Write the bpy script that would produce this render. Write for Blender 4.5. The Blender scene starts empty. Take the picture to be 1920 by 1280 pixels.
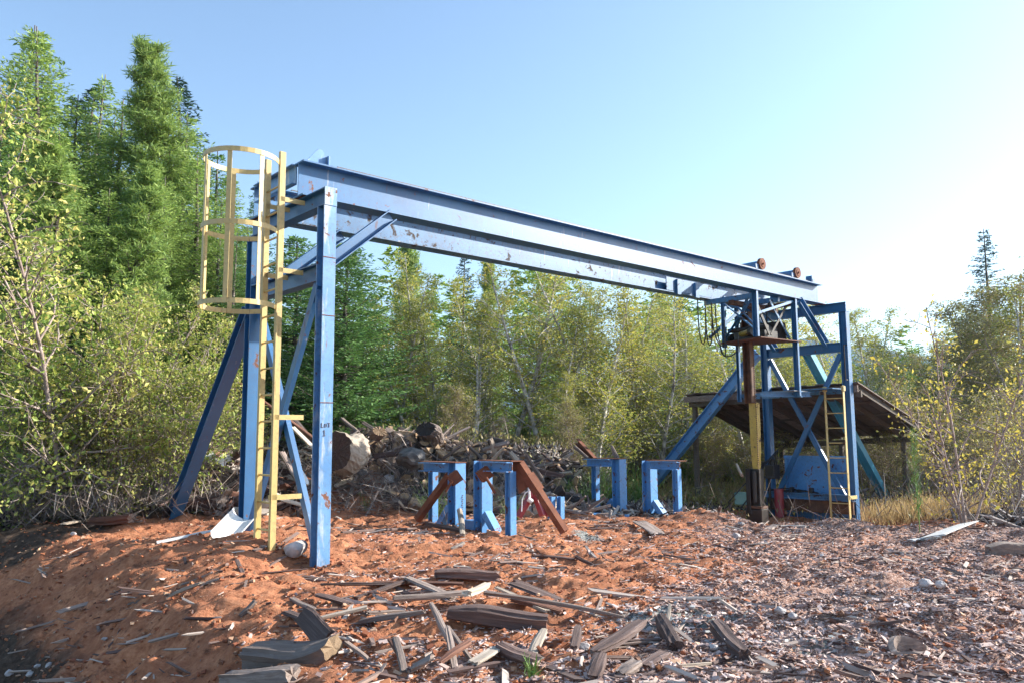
import bpy, math, random
import numpy as np
from mathutils import Vector, Matrix
rnd = random.Random(7)
R = np.random.RandomState(11)
SC = bpy.context.scene
COL = SC.collection
PI = math.pi

# ------------------------------------------------------------------ camera model (photo 1920x1280)
F, PITCH, ROLL, CAMZ = 1509.3, 0.1175, -0.0066, 1.418
cp, sp, cr, sr = math.cos(PITCH), math.sin(PITCH), math.cos(ROLL), math.sin(ROLL)
def ray(px, py):
    a, b = (px-960)/F, (py-640)/F
    qx, qy = cr*a+sr*b, -sr*a+cr*b
    up = -qy
    return Vector((qx, cp-up*sp, sp+up*cp))
def at(px, py, Y):
    d = ray(px, py); t = Y/d.y
    return Vector((d.x*t, Y, CAMZ+d.z*t))
def zat(px, py, Y): return at(px, py, Y).z

# gantry axes: s along the beams, w to the rear across the frame
AZ = 0.8449
U = Vector((math.sin(AZ), math.cos(AZ), 0)); V = Vector((-U.y, U.x, 0)); Z = Vector((0, 0, 1))
O0 = Vector((-2.0727, 8.7, 0))
def G(s, w, z): return O0 + U*s + V*w + Z*z
def s_of(px, w, z=0):
    a = ray(px, 640); k = a.x/a.y
    X0, Y0 = O0.x+V.x*w, O0.y+V.y*w
    return (k*Y0-X0)/(U.x-k*U.y)

# ------------------------------------------------------------------ noise + terrain
def _h(ix, iy, seed):
    n = (ix.astype(np.int64)*374761393 + iy.astype(np.int64)*668265263 + seed*1442695041) & 0xffffffff
    n = ((n ^ (n >> 13))*1274126177) & 0xffffffff
    return ((n ^ (n >> 16)) & 0xffff)/65535.0
def vn(x, y, seed=0):
    x = np.asarray(x, float); y = np.asarray(y, float)
    ix, iy = np.floor(x), np.floor(y); fx, fy = x-ix, y-iy
    fx = fx*fx*(3-2*fx); fy = fy*fy*(3-2*fy)
    a, b, c, d = _h(ix, iy, seed), _h(ix+1, iy, seed), _h(ix, iy+1, seed), _h(ix+1, iy+1, seed)
    return (a*(1-fx)+b*fx)*(1-fy)+(c*(1-fx)+d*fx)*fy
def fbm(x, y, seed=0, o=4):
    s, a, t = 0, 1, 0
    for k in range(o):
        s = s+a*vn(x*2**k, y*2**k, seed+k); t += a; a *= .5
    return s/t
def sst(a, b, x):
    t = np.clip((x-a)/(b-a), 0, 1); return t*t*(3-2*t)
CP = [(p.x, p.y, p.z) for p in [at(606, 1073, 8.7), at(500, 1010, 9.2), at(455, 1002, 10.2), at(320, 972, 12.2),
      at(930, 1000, 12), at(860, 991, 12.6), at(1240, 971, 15), at(1170, 969, 15.6), at(1605, 988, 16.8), at(1425, 975, 17.4),
      at(1500, 1000, 15.2), at(1800, 990, 15)]]
CP += [(0, 5, -.02), (-1.1, 4.8, 0), (2, 5, 0), (4, 6, -.02), (0, 8, 0), (3, 8, -.08), (6, 9, -.15), (2, 11, -.05), (5, 12, -.2),
       (9, 12, -.25), (-3.4, 8.0, .12), (-5, 11, .12), (-8, 14, .15), (12, 20, -.2), (14, 14, -.3), (0, 0, -.1), (5, 0, -.1), (8, 22, -.1),
       (-10, 20, .2), (0, 15, -.05), (-2, 12.6, .02), (1.5, 13.5, .0), (-12, 9, -.3), (-6, 30, .1), (6, 30, .1), (20, 30, -.1)]
CP = np.array(CP)
def terrain(X, Y, fine=True):
    X = np.asarray(X, float); Y = np.asarray(Y, float)
    num = 0; den = 0
    for cx, cy, cz in CP:
        w = 1.0/((X-cx)**2+(Y-cy)**2+.15)**1.6
        num = num+w*cz; den = den+w
    z = num/den
    # raised ground with the wood heap and the trees behind
    side = sst(-13, -9, X)*(1-.72*sst(1.2, 5.5, X))*(1-sst(5.5, 10, X)*.8)
    z = z+1.12*sst(14.4, 18.2, Y+.25*(fbm(X*.6, Y*.6, 3)-.5)-6.5*sst(.9, 2.4, X))*side
    z = z+.62*np.exp(-((X+2.2)/1.9)**2-((Y-16.6)/1.15)**2)
    z = z+.45*np.exp(-((X+4.4)/1.1)**2-((Y-14.8)/1.0)**2)+.62*np.exp(-((X+5.0)/.75)**2-((Y-13.7)/.75)**2)
    # bark mound in front of the far frame, small dirt mounds
    m = G(9.6, -1.5, 0)
    z = z+.26*np.exp(-((X-5.6)/.95)**2-((Y-14.5)/.6)**2)-.14*np.exp(-((X-6.3)/1.3)**2-((Y-16.6)/.8)**2)
    z = z+.20*np.exp(-((X-3.4)/.7)**2-((Y-14.0)/.45)**2)
    z = z+.20*np.exp(-((X-.55)/.38)**2-((Y-12.0)/.3)**2)
    z = z-.12*np.exp(-((X-4.6)/.9)**2-((Y-16.2)/.6)**2)
    z = z+.20*np.exp(-((X-8.3)/1.6)**2-((Y-12.4)/.5)**2)
    z = z+.10*np.exp(-((X-3.0)/.7)**2-((Y-6.15)/.3)**2)+.07*np.exp(-((X-3.5)/.45)**2-((Y-8.0)/.25)**2)
    z = z-.10*np.exp(-((X-3.0)/1.1)**2-((Y-5.3)/.35)**2)
    # bank falling away at the lower left
    d = (X+1.05)*(-.80)+(Y-4.9)*(-.60)+.5*(fbm(X*1.1, Y*1.1, 9)-.5)+.35*(fbm(X*4, Y*4, 19, 2)-.5)
    lim = sst(-.5, -1.4, X)
    z = z-.86*np.minimum(.12*np.log1p(np.exp(np.clip(d/.12, -30, 30))), 2.7)*lim*(1-sst(8.6, 11.6, Y+.35*X+2.2))
    # far relief
    z = z+np.where(Y > 40, (fbm(X*.01, Y*.01, 5)-.4)*np.clip((Y-40)/100, 0, 6), 0)
    if fine:
        near = 1-sst(20, 40, np.hypot(X, Y))
        r = fbm(X*1.3, Y*2.0, 21)-.5
        z = z+near*(.09*r)
        c = fbm(X*3.5, Y*7, 31, 3); z = z+near*.060*(sst(.42, .72, c)-.3)
        c2 = vn(X*9, Y*19, 41); z = z+near*.020*(sst(.45, .8, c2))
        z = z+near*.020*vn(X*15, Y*30, 51)*sst(.4, .6, fbm(X*.9, Y*1.4, 52))+near*.010*vn(X*33, Y*45, 53)+near*.03*sst(.55, .66, vn(X*1.8+.4*Y, Y*5.5, 54))
    return z
def gz(x, y): return float(terrain(np.array([x]), np.array([y]))[0])
def gp(px, py):
    """where the sight line through a photo pixel meets the ground"""
    d = ray(px, py); t = 3.0
    while t < 120:
        p = Vector((0, 0, CAMZ))+d*t
        if p.z < gz(p.x, p.y): break
        t += .05 if t < 25 else .4
    return Vector((p.x, p.y, gz(p.x, p.y)))

# ------------------------------------------------------------------ object helpers
def mesh_np(name, verts, faces=None, quads=None, tris=None, mats=(), midx=None, smooth=False):
    me = bpy.data.meshes.new(name)
    verts = np.asarray(verts, float)
    if faces is not None:
        me.from_pydata([tuple(v) for v in verts], [], [tuple(f) for f in faces])
    else:
        fs = quads if quads is not None else tris
        k = 4 if quads is not None else 3
        fs = np.asarray(fs, np.int32)
        me.vertices.add(len(verts)); me.vertices.foreach_set('co', verts.ravel())
        me.loops.add(fs.size); me.loops.foreach_set('vertex_index', fs.ravel())
        me.polygons.add(len(fs)); me.polygons.foreach_set('loop_start', np.arange(0, fs.size, k, dtype=np.int32))
        me.polygons.foreach_set('loop_total', np.full(len(fs), k, np.int32))
        me.update(calc_edges=True)
    for m in mats: me.materials.append(m)
    if midx is not None: me.polygons.foreach_set('material_index', np.asarray(midx, np.int32))
    me.polygons.foreach_set('use_smooth', np.full(len(me.polygons), smooth))
    me.update()
    return me
def wl(o):
    p = Vector((0, 0, 0))
    while o is not None: p = p+o.location; o = o.parent
    return p
class MB:
    def __init__(s): s.v = []; s.f = []; s.m = []; s.n = 0
    def add(s, v, f, m=0):
        s.v += [tuple(a) for a in v]; s.f += [tuple(i+s.n for i in q) for q in f]; s.m += [m]*len(f); s.n += len(v); return s
    def box(s, c, d, A=Vector((1, 0, 0)), B=Vector((0, 1, 0)), C=Z, m=0):
        c = Vector(c); v = []
        for k in (-1, 1):
            for j in (-1, 1):
                for i in (-1, 1): v.append(c+A*(i*d[0]/2)+B*(j*d[1]/2)+C*(k*d[2]/2))
        return s.add(v, [(0, 2, 3, 1), (4, 5, 7, 6), (0, 1, 5, 4), (2, 6, 7, 3), (0, 4, 6, 2), (1, 3, 7, 5)], m)
    def ext(s, prof, p0, p1, A, B, m=0):
        n = len(prof); v = [p0+A*a+B*b for a, b in prof]+[p1+A*a+B*b for a, b in prof]
        f = [(i, (i+1) % n, n+(i+1) % n, n+i) for i in range(n)]+[tuple(range(n))[::-1], tuple(range(n, 2*n))]
        return s.add(v, f, m)
    def ibeam(s, p0, p1, web, h, b, tf=.014, tw=.012, m=0):
        ax = (p1-p0).normalized(); web = (web-ax*web.dot(ax)).normalized(); side = ax.cross(web)
        H, W, t = h/2, b/2, tw/2
        pr = [(-W, -H), (W, -H), (W, -H+tf), (t, -H+tf), (t, H-tf), (W, H-tf), (W, H), (-W, H), (-W, H-tf), (-t, H-tf), (-t, -H+tf), (-W, -H+tf)]
        return s.ext(pr, p0, p1, side, web, m)
    def chan(s, p0, p1, web, h, b, t=.012, m=0, flip=1):
        ax = (p1-p0).normalized(); web = (web-ax*web.dot(ax)).normalized(); side = ax.cross(web)*flip
        H = h/2
        pr = [(0, -H), (b, -H), (b, -H+t), (t, -H+t), (t, H-t), (b, H-t), (b, H), (0, H)]
        return s.ext(pr, p0, p1, side, web, m)
    def bar(s, p0, p1, up, h, b, m=0):
        ax = (p1-p0).normalized(); up = (up-ax*up.dot(ax)).normalized(); side = ax.cross(up)
        return s.ext([(-b/2, -h/2), (b/2, -h/2), (b/2, h/2), (-b/2, h/2)], p0, p1, side, up, m)
    def tube(s, pts, r, n=8, m=0, r1=None):
        pts = [Vector(p) for p in pts]; K = len(pts); vv = []
        for i, p in enumerate(pts):
            ax = (pts[min(i+1, K-1)]-pts[max(i-1, 0)]).normalized()
            a = ax.cross(Vector((.31, .2, .93)) if abs(ax.z) < .95 else Vector((1, 0, 0))).normalized(); b = ax.cross(a)
            rr = r if r1 is None else r+(r1-r)*i/(K-1)
            vv += [p+a*(rr*math.cos(2*PI*j/n))+b*(rr*math.sin(2*PI*j/n)) for j in range(n)]
        f = [(i*n+j, i*n+(j+1) % n, (i+1)*n+(j+1) % n, (i+1)*n+j) for i in range(K-1) for j in range(n)]
        f += [tuple(range(n))[::-1], tuple(range((K-1)*n, K*n))]
        return s.add(vv, f, m)
    def build(s, name, mats, parent=None, label=None, bevel=0):
        """built in world coordinates; with no parent the origin goes to the base centre"""
        if not isinstance(mats, (list, tuple)): mats = [mats]
        if parent is None:
            a = np.array(s.v); c = Vector(((a[:, 0].min()+a[:, 0].max())/2, (a[:, 1].min()+a[:, 1].max())/2, a[:, 2].min()))
        else: c = wl(parent)
        me = mesh_np(name, np.array(s.v)-np.array(c), faces=s.f, mats=mats, midx=s.m)
        o = bpy.data.objects.new(name, me); COL.objects.link(o)
        if parent is None: o.location = c
        else: o.parent = parent
        if label: o['label'] = label
        if bevel:
            b = o.modifiers.new('b', 'BEVEL'); b.width = bevel; b.segments = 1; b.limit_method = 'ANGLE'
        return o
def tag(o, label, cat, group=None, kind=None):
    o['label'] = label; o['category'] = cat
    if group: o['group'] = group
    if kind: o['kind'] = kind
    return o
def thing(name, label, cat, loc, group=None):
    o = bpy.data.objects.new(name, None); COL.objects.link(o); o.location = loc; o.empty_display_size = .2
    return tag(o, label, cat, group)

# ------------------------------------------------------------------ materials
class NT:
    def __init__(s, name):
        s.m = bpy.data.materials.new(name); s.m.use_nodes = True; s.t = s.m.node_tree; s.n = s.t.nodes
        s.b = s.n['Principled BSDF']; s.out = s.n['Material Output']
    def nd(s, ty, **k):
        n = s.n.new(ty)
        for a, b in k.items(): setattr(n, a, b)
        return n
    def ln(s, a, b): s.t.links.new(a, b)
    def coord(s, scale=(1, 1, 1), obj=True):
        tc = s.nd('ShaderNodeTexCoord'); mp = s.nd('ShaderNodeMapping'); mp.inputs['Scale'].default_value = scale
        s.ln(tc.outputs['Object'], mp.inputs[0]); return mp.outputs[0]
    def noise(s, co, sc, det=5, rough=.6, dist=0):
        n = s.nd('ShaderNodeTexNoise'); n.inputs['Scale'].default_value = sc; n.inputs['Detail'].default_value = det
        n.inputs['Roughness'].default_value = rough; n.inputs['Distortion'].default_value = dist
        s.ln(co, n.inputs['Vector']); return n.outputs['Fac']
    def ramp(s, f, st):
        r = s.nd('ShaderNodeValToRGB'); e = r.color_ramp.elements
        while len(e) < len(st): e.new(.5)
        for i, (p, c) in enumerate(st):
            e[i].position = p; e[i].color = (*c, 1) if len(c) == 3 else c
        s.ln(f, r.inputs[0]); return r.outputs[0]
    def mix(s, f, a, b):
        x = s.nd('ShaderNodeMix', data_type='RGBA')
        for v, i in ((f, 0), (a, 6), (b, 7)):
            if isinstance(v, (int, float)): x.inputs[i].default_value = v
            elif isinstance(v, tuple): x.inputs[i].default_value = (*v, 1)
            else: s.ln(v, x.inputs[i])
        return x.outputs[2]
    def math(s, op, a, b=0.0):
        x = s.nd('ShaderNodeMath', operation=op)
        for v, i in ((a, 0), (b, 1)):
            if isinstance(v, (int, float)): x.inputs[i].default_value = v
            else: s.ln(v, x.inputs[i])
        return x.outputs[0]
    def col(s, c):
        if isinstance(c, tuple): s.b.inputs['Base Color'].default_value = (*c, 1)
        else: s.ln(c, s.b.inputs['Base Color'])
    def bump(s, h, st=.3, d=.01):
        b = s.nd('ShaderNodeBump'); b.inputs['Strength'].default_value = st; b.inputs['Distance'].default_value = d
        s.ln(h, b.inputs['Height']); s.ln(b.outputs[0], s.b.inputs['Normal'])
    def rough(s, r):
        if isinstance(r, float): s.b.inputs['Roughness'].default_value = r
        else: s.ln(r, s.b.inputs['Roughness'])
BW = lambda v: (v, v, v)
RUST = (.16, .055, .022)
def paint(name, c1, c2, rust=.62, rustc=RUST, dirt=.25, rough=.42, chalk=(.55, .55, .52), chalk_at=.64):
    t = NT(name); co = t.coord()
    big = t.noise(co, 1.3, 4); c = t.mix(t.ramp(big, [(.35, BW(0)), (.65, BW(1))]), c1, c2)
    co2 = t.coord((1, 1, .18)); st = t.noise(co2, 9, 6, .65)
    c = t.mix(t.math('MULTIPLY', t.ramp(st, [(chalk_at, BW(0)), (chalk_at+.12, BW(1))]), .6), c, chalk)
    r = t.noise(co, 5, 8, .7, .4); rm = t.ramp(r, [(rust, BW(0)), (rust+.04, BW(1))]); sk_ = t.noise(t.coord((1, 1, .10)), 16, 5, .7); rm = t.math('MAXIMUM', rm, t.math('MULTIPLY', t.ramp(sk_, [(.64, BW(0)), (.69, BW(1))]), .7))
    c = t.mix(rm, c, rustc)
    d = t.noise(co, 22, 4); c = t.mix(t.math('MULTIPLY', t.ramp(d, [(.5, BW(0)), (.8, BW(1))]), dirt), c, (.06, .045, .035))
    t.col(c); t.rough(t.mix(rm, BW(rough), BW(.9)))
    t.bump(t.noise(co, 40, 4), .2, .003); t.b.inputs['Specular IOR Level'].default_value = .85
    return t.m
M = {}
M['blue'] = paint('blue_paint', (.010, .092, .235), (.020, .140, .32), .625)
M['blue_worn'] = paint('worn_blue_paint', (.06, .20, .42), (.14, .31, .53), .61, dirt=.5, chalk=(.62, .62, .60), chalk_at=.53)
M['blue_dirty'] = paint('oily_blue_paint', (.028, .13, .28), (.06, .21, .40), .565, rustc=(.05, .035, .03), dirt=.8, chalk_at=.62)
M['sky'] = paint('sky_blue_paint', (.07, .25, .54), (.11, .32, .62), .575, dirt=.45, chalk_at=.70)
M['teal'] = paint('teal_paint', (.06, .30, .42), (.10, .36, .50), .66)
M['yellow'] = paint('yellow_paint', (.52, .385, .13), (.60, .45, .17), .655, dirt=.4, rough=.5, chalk_at=.75)
M['mastyellow'] = paint('mast_yellow_paint', (.50, .34, .045), (.42, .27, .03), .58, rustc=(.05, .03, .02), dirt=.6, chalk_at=.8)
M['red'] = paint('red_paint', (.30, .025, .035), (.36, .05, .06), .66, dirt=.3)
M['green'] = paint('pale_green_paint', (.10, .28, .25), (.13, .33, .30), .7)
M['white'] = paint('white_paint', (.68, .68, .66), (.78, .78, .76), .72, dirt=.25, chalk_at=.8)
def rusty(name, a, b, rough=.85):
    t = NT(name); co = t.coord(); n = t.noise(co, 6, 8, .7)
    t.col(t.ramp(n, [(.3, a), (.7, b)])); t.rough(rough); t.bump(t.noise(co, 30, 6), .4, .006); return t.m
M['rust'] = rusty('rust', (.11, .032, .016), (.24, .085, .038))
M['rail'] = rusty('rail_steel', (.05, .04, .035), (.13, .10, .08), .55)
M['grease'] = rusty('greasy_black', (.008, .008, .009), (.04, .028, .02), .45)
M['oldrust'] = rusty('dark_rust', (.03, .016, .012), (.20, .10, .05), .7)
def plain(name, c, rough=.6):
    t = NT(name); co = t.coord(); n = t.noise(co, 12, 5)
    t.col(t.mix(n, tuple(x*.75 for x in c), tuple(min(1, x*1.2) for x in c))); t.rough(rough); return t.m
M['black'] = plain('black_rubber', (.012, .012, .013), .45)
M['mark'] = plain('scratched_marks', (.12, .13, .17), .8)
M['grey'] = plain('grey_metal', (.3, .32, .33), .4)
def rpi(t):
    g = t.nd('ShaderNodeNewGeometry'); return g.outputs['Random Per Island']
def oinfo(t): return t.nd('ShaderNodeObjectInfo').outputs['Random']
def wood(name, a, b, c, island=False, sc=6, mixend=None):
    t = NT(name); co = t.coord((.3, 7, 7)); n = t.noise(co, sc, 8, .72, .4); n = t.math('ADD', t.math('MULTIPLY', n, .7), t.math('MULTIPLY', t.noise(t.coord((.5, 22, 22)), 3, 3, .6), .3))
    col = t.ramp(n, [(.28, a), (.52, b), (.75, c)])
    f = rpi(t) if island else oinfo(t)
    col = t.mix(t.math('MULTIPLY', f, .75), col, tuple(x*.35 for x in b))
    t.col(col); t.rough(.85); t.bump(n, .8, .012); return t.m
M['wood_grey'] = wood('weathered_wood', (.08, .055, .047), (.31, .235, .195), (.60, .52, .46))
M['wood_dark'] = wood('dark_old_wood', (.035, .021, .018), (.14, .085, .070), (.38, .30, .27))
M['wood_pale'] = wood('pale_split_wood', (.34, .26, .19), (.56, .46, .36), (.72, .62, .50))
M['wood_red'] = wood('red_brown_wood', (.07, .03, .02), (.18, .075, .045), (.36, .20, .13))
M['cut'] = wood('cut_wood_end', (.16, .09, .045), (.42, .28, .16), (.60, .45, .30))
M['bark'] = wood('rough_bark', (.02, .016, .014), (.06, .045, .038), (.14, .11, .095))
M['roofwood'] = wood('roof_wood', (.09, .07, .05), (.17, .135, .105), (.30, .25, .20))
def rock(name, a, b):
    t = NT(name); co = t.coord(); n = t.noise(co, 8, 8, .6); t.col(t.ramp(n, [(.3, a), (.7, b)])); t.rough(.8); t.bump(n, .5, .01); return t.m
M['rock'] = rock('pale_rock', (.28, .25, .24), (.56, .52, .50))
M['boulder'] = rock('dark_boulder', (.05, .047, .045), (.16, .15, .14))
def leafm(name, cols, trans=.35, tr_col=1.6, spec=.35, rough=.5, gain=1.3):
    t = NT(name)
    cols = [tuple(min(.85, v*gain) for v in x) for x in cols]
    c = t.ramp(rpi(t), [((i+.5)/len(cols), x) for i, x in enumerate(cols)])
    c = t.mix(t.math('MULTIPLY', oinfo(t), .3), c, tuple(x*.55 for x in cols[0]))
    t.col(c); t.rough(rough); t.b.inputs['Specular IOR Level'].default_value = spec
    tr = t.nd('ShaderNodeBsdfTranslucent'); mx = t.nd('ShaderNodeMixShader'); mx.inputs[0].default_value = trans
    t.ln(c, tr.inputs[0])
    t.ln(t.b.outputs[0], mx.inputs[1]); t.ln(tr.outputs[0], mx.inputs[2]); t.ln(mx.outputs[0], t.out.inputs[0]); return t.m
M['leaf_alder'] = leafm('alder_leaves', [(.19, .25, .045), (.29, .33, .06), (.42, .39, .08), (.50, .43, .09), (.32, .36, .09), (.55, .42, .08)], .45)
M['leaf_alder_g'] = leafm('green_alder_leaves', [(.18, .23, .06), (.29, .32, .075), (.38, .37, .09), (.47, .41, .10), (.24, .27, .075)], .45)
M['leaf_shrub'] = leafm('shrub_leaves', [(.19, .27, .045), (.30, .38, .07), (.42, .44, .10), (.54, .50, .16), (.26, .33, .08), (.60, .50, .15), (.14, .20, .04)], .4)
M['leaf_yellow'] = leafm('yellow_leaves', [(.36, .32, .06), (.46, .36, .06), (.42, .35, .07), (.26, .27, .06), (.52, .42, .09)], .45)
M['leaf_fir'] = leafm('fir_needles', [(.045, .10, .03), (.08, .16, .04), (.12, .21, .055), (.06, .13, .035)], .3, rough=.6, gain=1.7)
M['leaf_fir_y'] = leafm('light_fir_needles', [(.11, .18, .045), (.18, .26, .06), (.26, .33, .08), (.14, .21, .05)], .38, rough=.6, gain=1.7)
M['leaf_spruce'] = leafm('blue_spruce_needles', [(.02, .05, .03), (.03, .075, .045), (.05, .10, .06)], .15, rough=.6)
M['leaf_pine'] = leafm('pine_needles', [(.12, .19, .055), (.20, .28, .07), (.29, .37, .09), (.15, .22, .06)], .38, rough=.55, gain=1.6)
M['leaf_broom'] = leafm('broom_stems', [(.07, .15, .03), (.11, .20, .04), (.16, .25, .06)], .2)
M['grass_dry'] = leafm('dry_grass', [(.40, .28, .13), (.50, .37, .18), (.30, .22, .10)], .4)
M['twig'] = leafm('grey_twigs', [(.16, .13, .11), (.24, .20, .17), (.34, .29, .25), (.12, .09, .075)], .0, rough=.8)
M['scrub'] = leafm('far_scrub_leaves', [(.17, .19, .055), (.26, .25, .07), (.36, .31, .10), (.22, .18, .10), (.30, .24, .13)], .35)
def barkm(name, a, b, c):
    t = NT(name); co = t.coord((1, 1, .5)); n = t.noise(co, 7, 7, .7); t.col(t.ramp(n, [(.38, a), (.5, b), (.62, c)])); t.rough(.85); return t.m
M['bark_white'] = barkm('alder_bark', (.14, .12, .10), (.46, .43, .39), (.70, .67, .62))
M['bark_brown'] = barkm('conifer_bark', (.05, .04, .035), (.12, .095, .08), (.24, .21, .18))
M['bark_pink'] = barkm('shrub_bark', (.16, .12, .10), (.30, .23, .20), (.42, .35, .32))

# ground material: orange rotted wood dust, bark debris, gravel, forest floor debris, painted bank shade
def ground_mat():
    t = NT('ground_dirt'); geo = t.nd('ShaderNodeNewGeometry'); mp = t.nd('ShaderNodeMapping'); mp.inputs['Scale'].default_value = (1, 1.5, 1)
    t.ln(geo.outputs['Position'], mp.inputs[0]); co = mp.outputs[0]
    def attr(n): a = t.nd('ShaderNodeAttribute', attribute_name=n); return a.outputs['Fac']
    n1 = t.noise(co, 1.6, 6); n2 = t.noise(co, 14, 6, .7); n3 = t.noise(co, 60, 4, .7)
    orange = t.ramp(n2, [(.25, (.20, .075, .038)), (.45, (.44, .175, .085)), (.62, (.58, .26, .135)), (.85, (.68, .40, .25))])
    orange = t.mix(t.ramp(n1, [(.4, BW(0)), (.66, BW(.7))]), orange, (.27, .10, .055))
    dk = t.ramp(t.noise(co, 5, 8, .75), [(.56, BW(0)), (.64, BW(.75))])
    orange = t.mix(dk, orange, (.10, .045, .028))
    vo = t.nd('ShaderNodeTexVoronoi'); vo.inputs['Scale'].default_value = 75; t.ln(co, vo.inputs['Vector'])
    sep = t.nd('ShaderNodeSeparateColor'); t.ln(vo.outputs['Color'], sep.inputs[0])
    bark = t.ramp(sep.outputs[0], [(.0, (.13, .08, .065)), (.4, (.34, .20, .15)), (.7, (.49, .33, .26)), (1, (.62, .50, .44))])
    c = t.mix(t.ramp(t.math('ADD', attr('bark'), t.math('MULTIPLY', t.math('SUBTRACT', t.noise(co, 3.5, 8, .75), .5), 1.3)), [(.45, BW(0)), (.75, BW(.8))]), orange, bark)
    grav = t.ramp(sep.outputs[1], [(.0, (.10, .12, .11)), (.6, (.25, .28, .26)), (1, (.45, .46, .44))])
    c = t.mix(t.ramp(t.math('ADD', attr('gravel'), t.math('MULTIPLY', t.math('SUBTRACT', n2, .5), .8)), [(.4, BW(0)), (.6, BW(.9))]), c, grav)
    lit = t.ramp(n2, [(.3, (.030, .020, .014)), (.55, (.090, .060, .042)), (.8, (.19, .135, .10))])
    c = t.mix(t.ramp(t.math('ADD', attr('litter_shade'), t.math('MULTIPLY', t.math('SUBTRACT', n1, .5), .6)), [(.35, BW(0)), (.6, BW(1))]), c, lit)
    t.col(c); t.rough(.92); t.b.inputs['Specular IOR Level'].default_value = .2
    t.bump(t.math('ADD', t.math('MULTIPLY', n2, 1.0), t.math('MULTIPLY', n3, .5)), .9, .03)
    return t.m
def bark_mask(X, Y):
    b = sst(.4, 2.4, X-.18*(Y-6)+1.6*(fbm(X*.5, Y*.5, 61)-.5))*.55*(1-sst(13.5, 15.5, Y))
    b = b+.45*sst(.3, 1.5, X)*sst(9.5, 6, Y)
    b = b+.35*sst(6.2, 5.2, Y)*sst(-1.6, -.4, X)
    b = b+.7*np.exp(-((X-5.6)/1.2)**2-((Y-14.4)/.7)**2)
    b = b+.5*sst(5.5, 8, X)*(1-sst(14, 18, Y))
    return np.clip(b+.12, 0, 1)
def litter_shade_mask(X, Y):
    a = sst(14.2, 16.5, Y)*(1-.9*np.exp(-((X+3.7)/1.3)**2-((Y-15.2)/1.6)**2))
    a = a*(1-1.0*np.exp(-((X+3.8)/1.0)**4-((Y-14.4)/1.1)**4))
    a = a*np.where((X > 4.0) & (Y < 18.5+.1*X), 0, 1)
    a = np.maximum(a, 1.1*np.exp(-((X+5.0)/1.2)**4-((Y-13.7)/1.5)**4))
    l = sst(-5.2, -6.8, X-.25*(Y-10))*sst(9.5, 11, Y)
    r = sst(8.2, 9.5, X)*sst(13.8, 15, Y)
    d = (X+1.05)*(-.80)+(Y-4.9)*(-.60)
    bank_soil_shade = .62*sst(.3, 1.2, d)*sst(-1, -2.4, X)*(1-sst(8.5, 11, Y))*(.55+.9*fbm(X*1.2, Y*1.2, 44))  # dark soil patches on the bank, also painting its shade into the colour
    return np.clip(np.maximum(np.maximum(np.maximum(a, l), r), bank_soil_shade), 0, 1)
def gravel_mask(X, Y):
    return .95*np.exp(-((X-1.25)/.55)**2-((Y-6.3)/.42)**2)+.7*np.exp(-((X-1.05)/.3)**2-((Y-11.6)/.5)**2)+.6*np.exp(-((X-1.9)/.5)**2-((Y-5.55)/.2)**2)+.5*np.exp(-((X+1.7)/.3)**2-((Y-8.45)/.15)**2)
def axis(lo, hi, d, far, g):
    a = list(np.arange(lo, hi, d)); st = d
    x = a[-1]
    while x < far: st *= g; x += st; a.append(x)
    st = d; x = lo; b = []
    while x > -far: st *= g; x -= st; b.append(x)
    return np.array(b[::-1]+a)
gx = axis(-8, 11, .034, 3500, 1.12)
ys = [3.9]; st = .028
while ys[-1] < 22: ys.append(ys[-1]+st); st *= 1.0035
while ys[-1] < 3500: ys.append(ys[-1]+st); st *= 1.11
b = [3.9]; st = .03
while b[-1] > -400: b.append(b[-1]-st); st *= 1.2
gy = np.array(b[:0:-1]+ys)
GX, GY = np.meshgrid(gx, gy); GZ = terrain(GX, GY)
nx, ny = len(gx), len(gy)
idx = np.arange(nx*ny).reshape(ny, nx)
q = np.stack([idx[:-1, :-1], idx[:-1, 1:], idx[1:, 1:], idx[1:, :-1]], -1).reshape(-1, 4)
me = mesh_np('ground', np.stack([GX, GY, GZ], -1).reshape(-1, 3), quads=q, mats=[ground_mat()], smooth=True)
for nm, fn in (('bark', bark_mask), ('litter_shade', litter_shade_mask), ('gravel', gravel_mask)):
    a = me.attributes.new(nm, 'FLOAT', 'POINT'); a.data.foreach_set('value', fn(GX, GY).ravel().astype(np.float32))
go = bpy.data.objects.new('ground', me); COL.objects.link(go); go['kind'] = 'structure'
go['label'] = 'orange red dirt strewn with bark'

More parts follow.
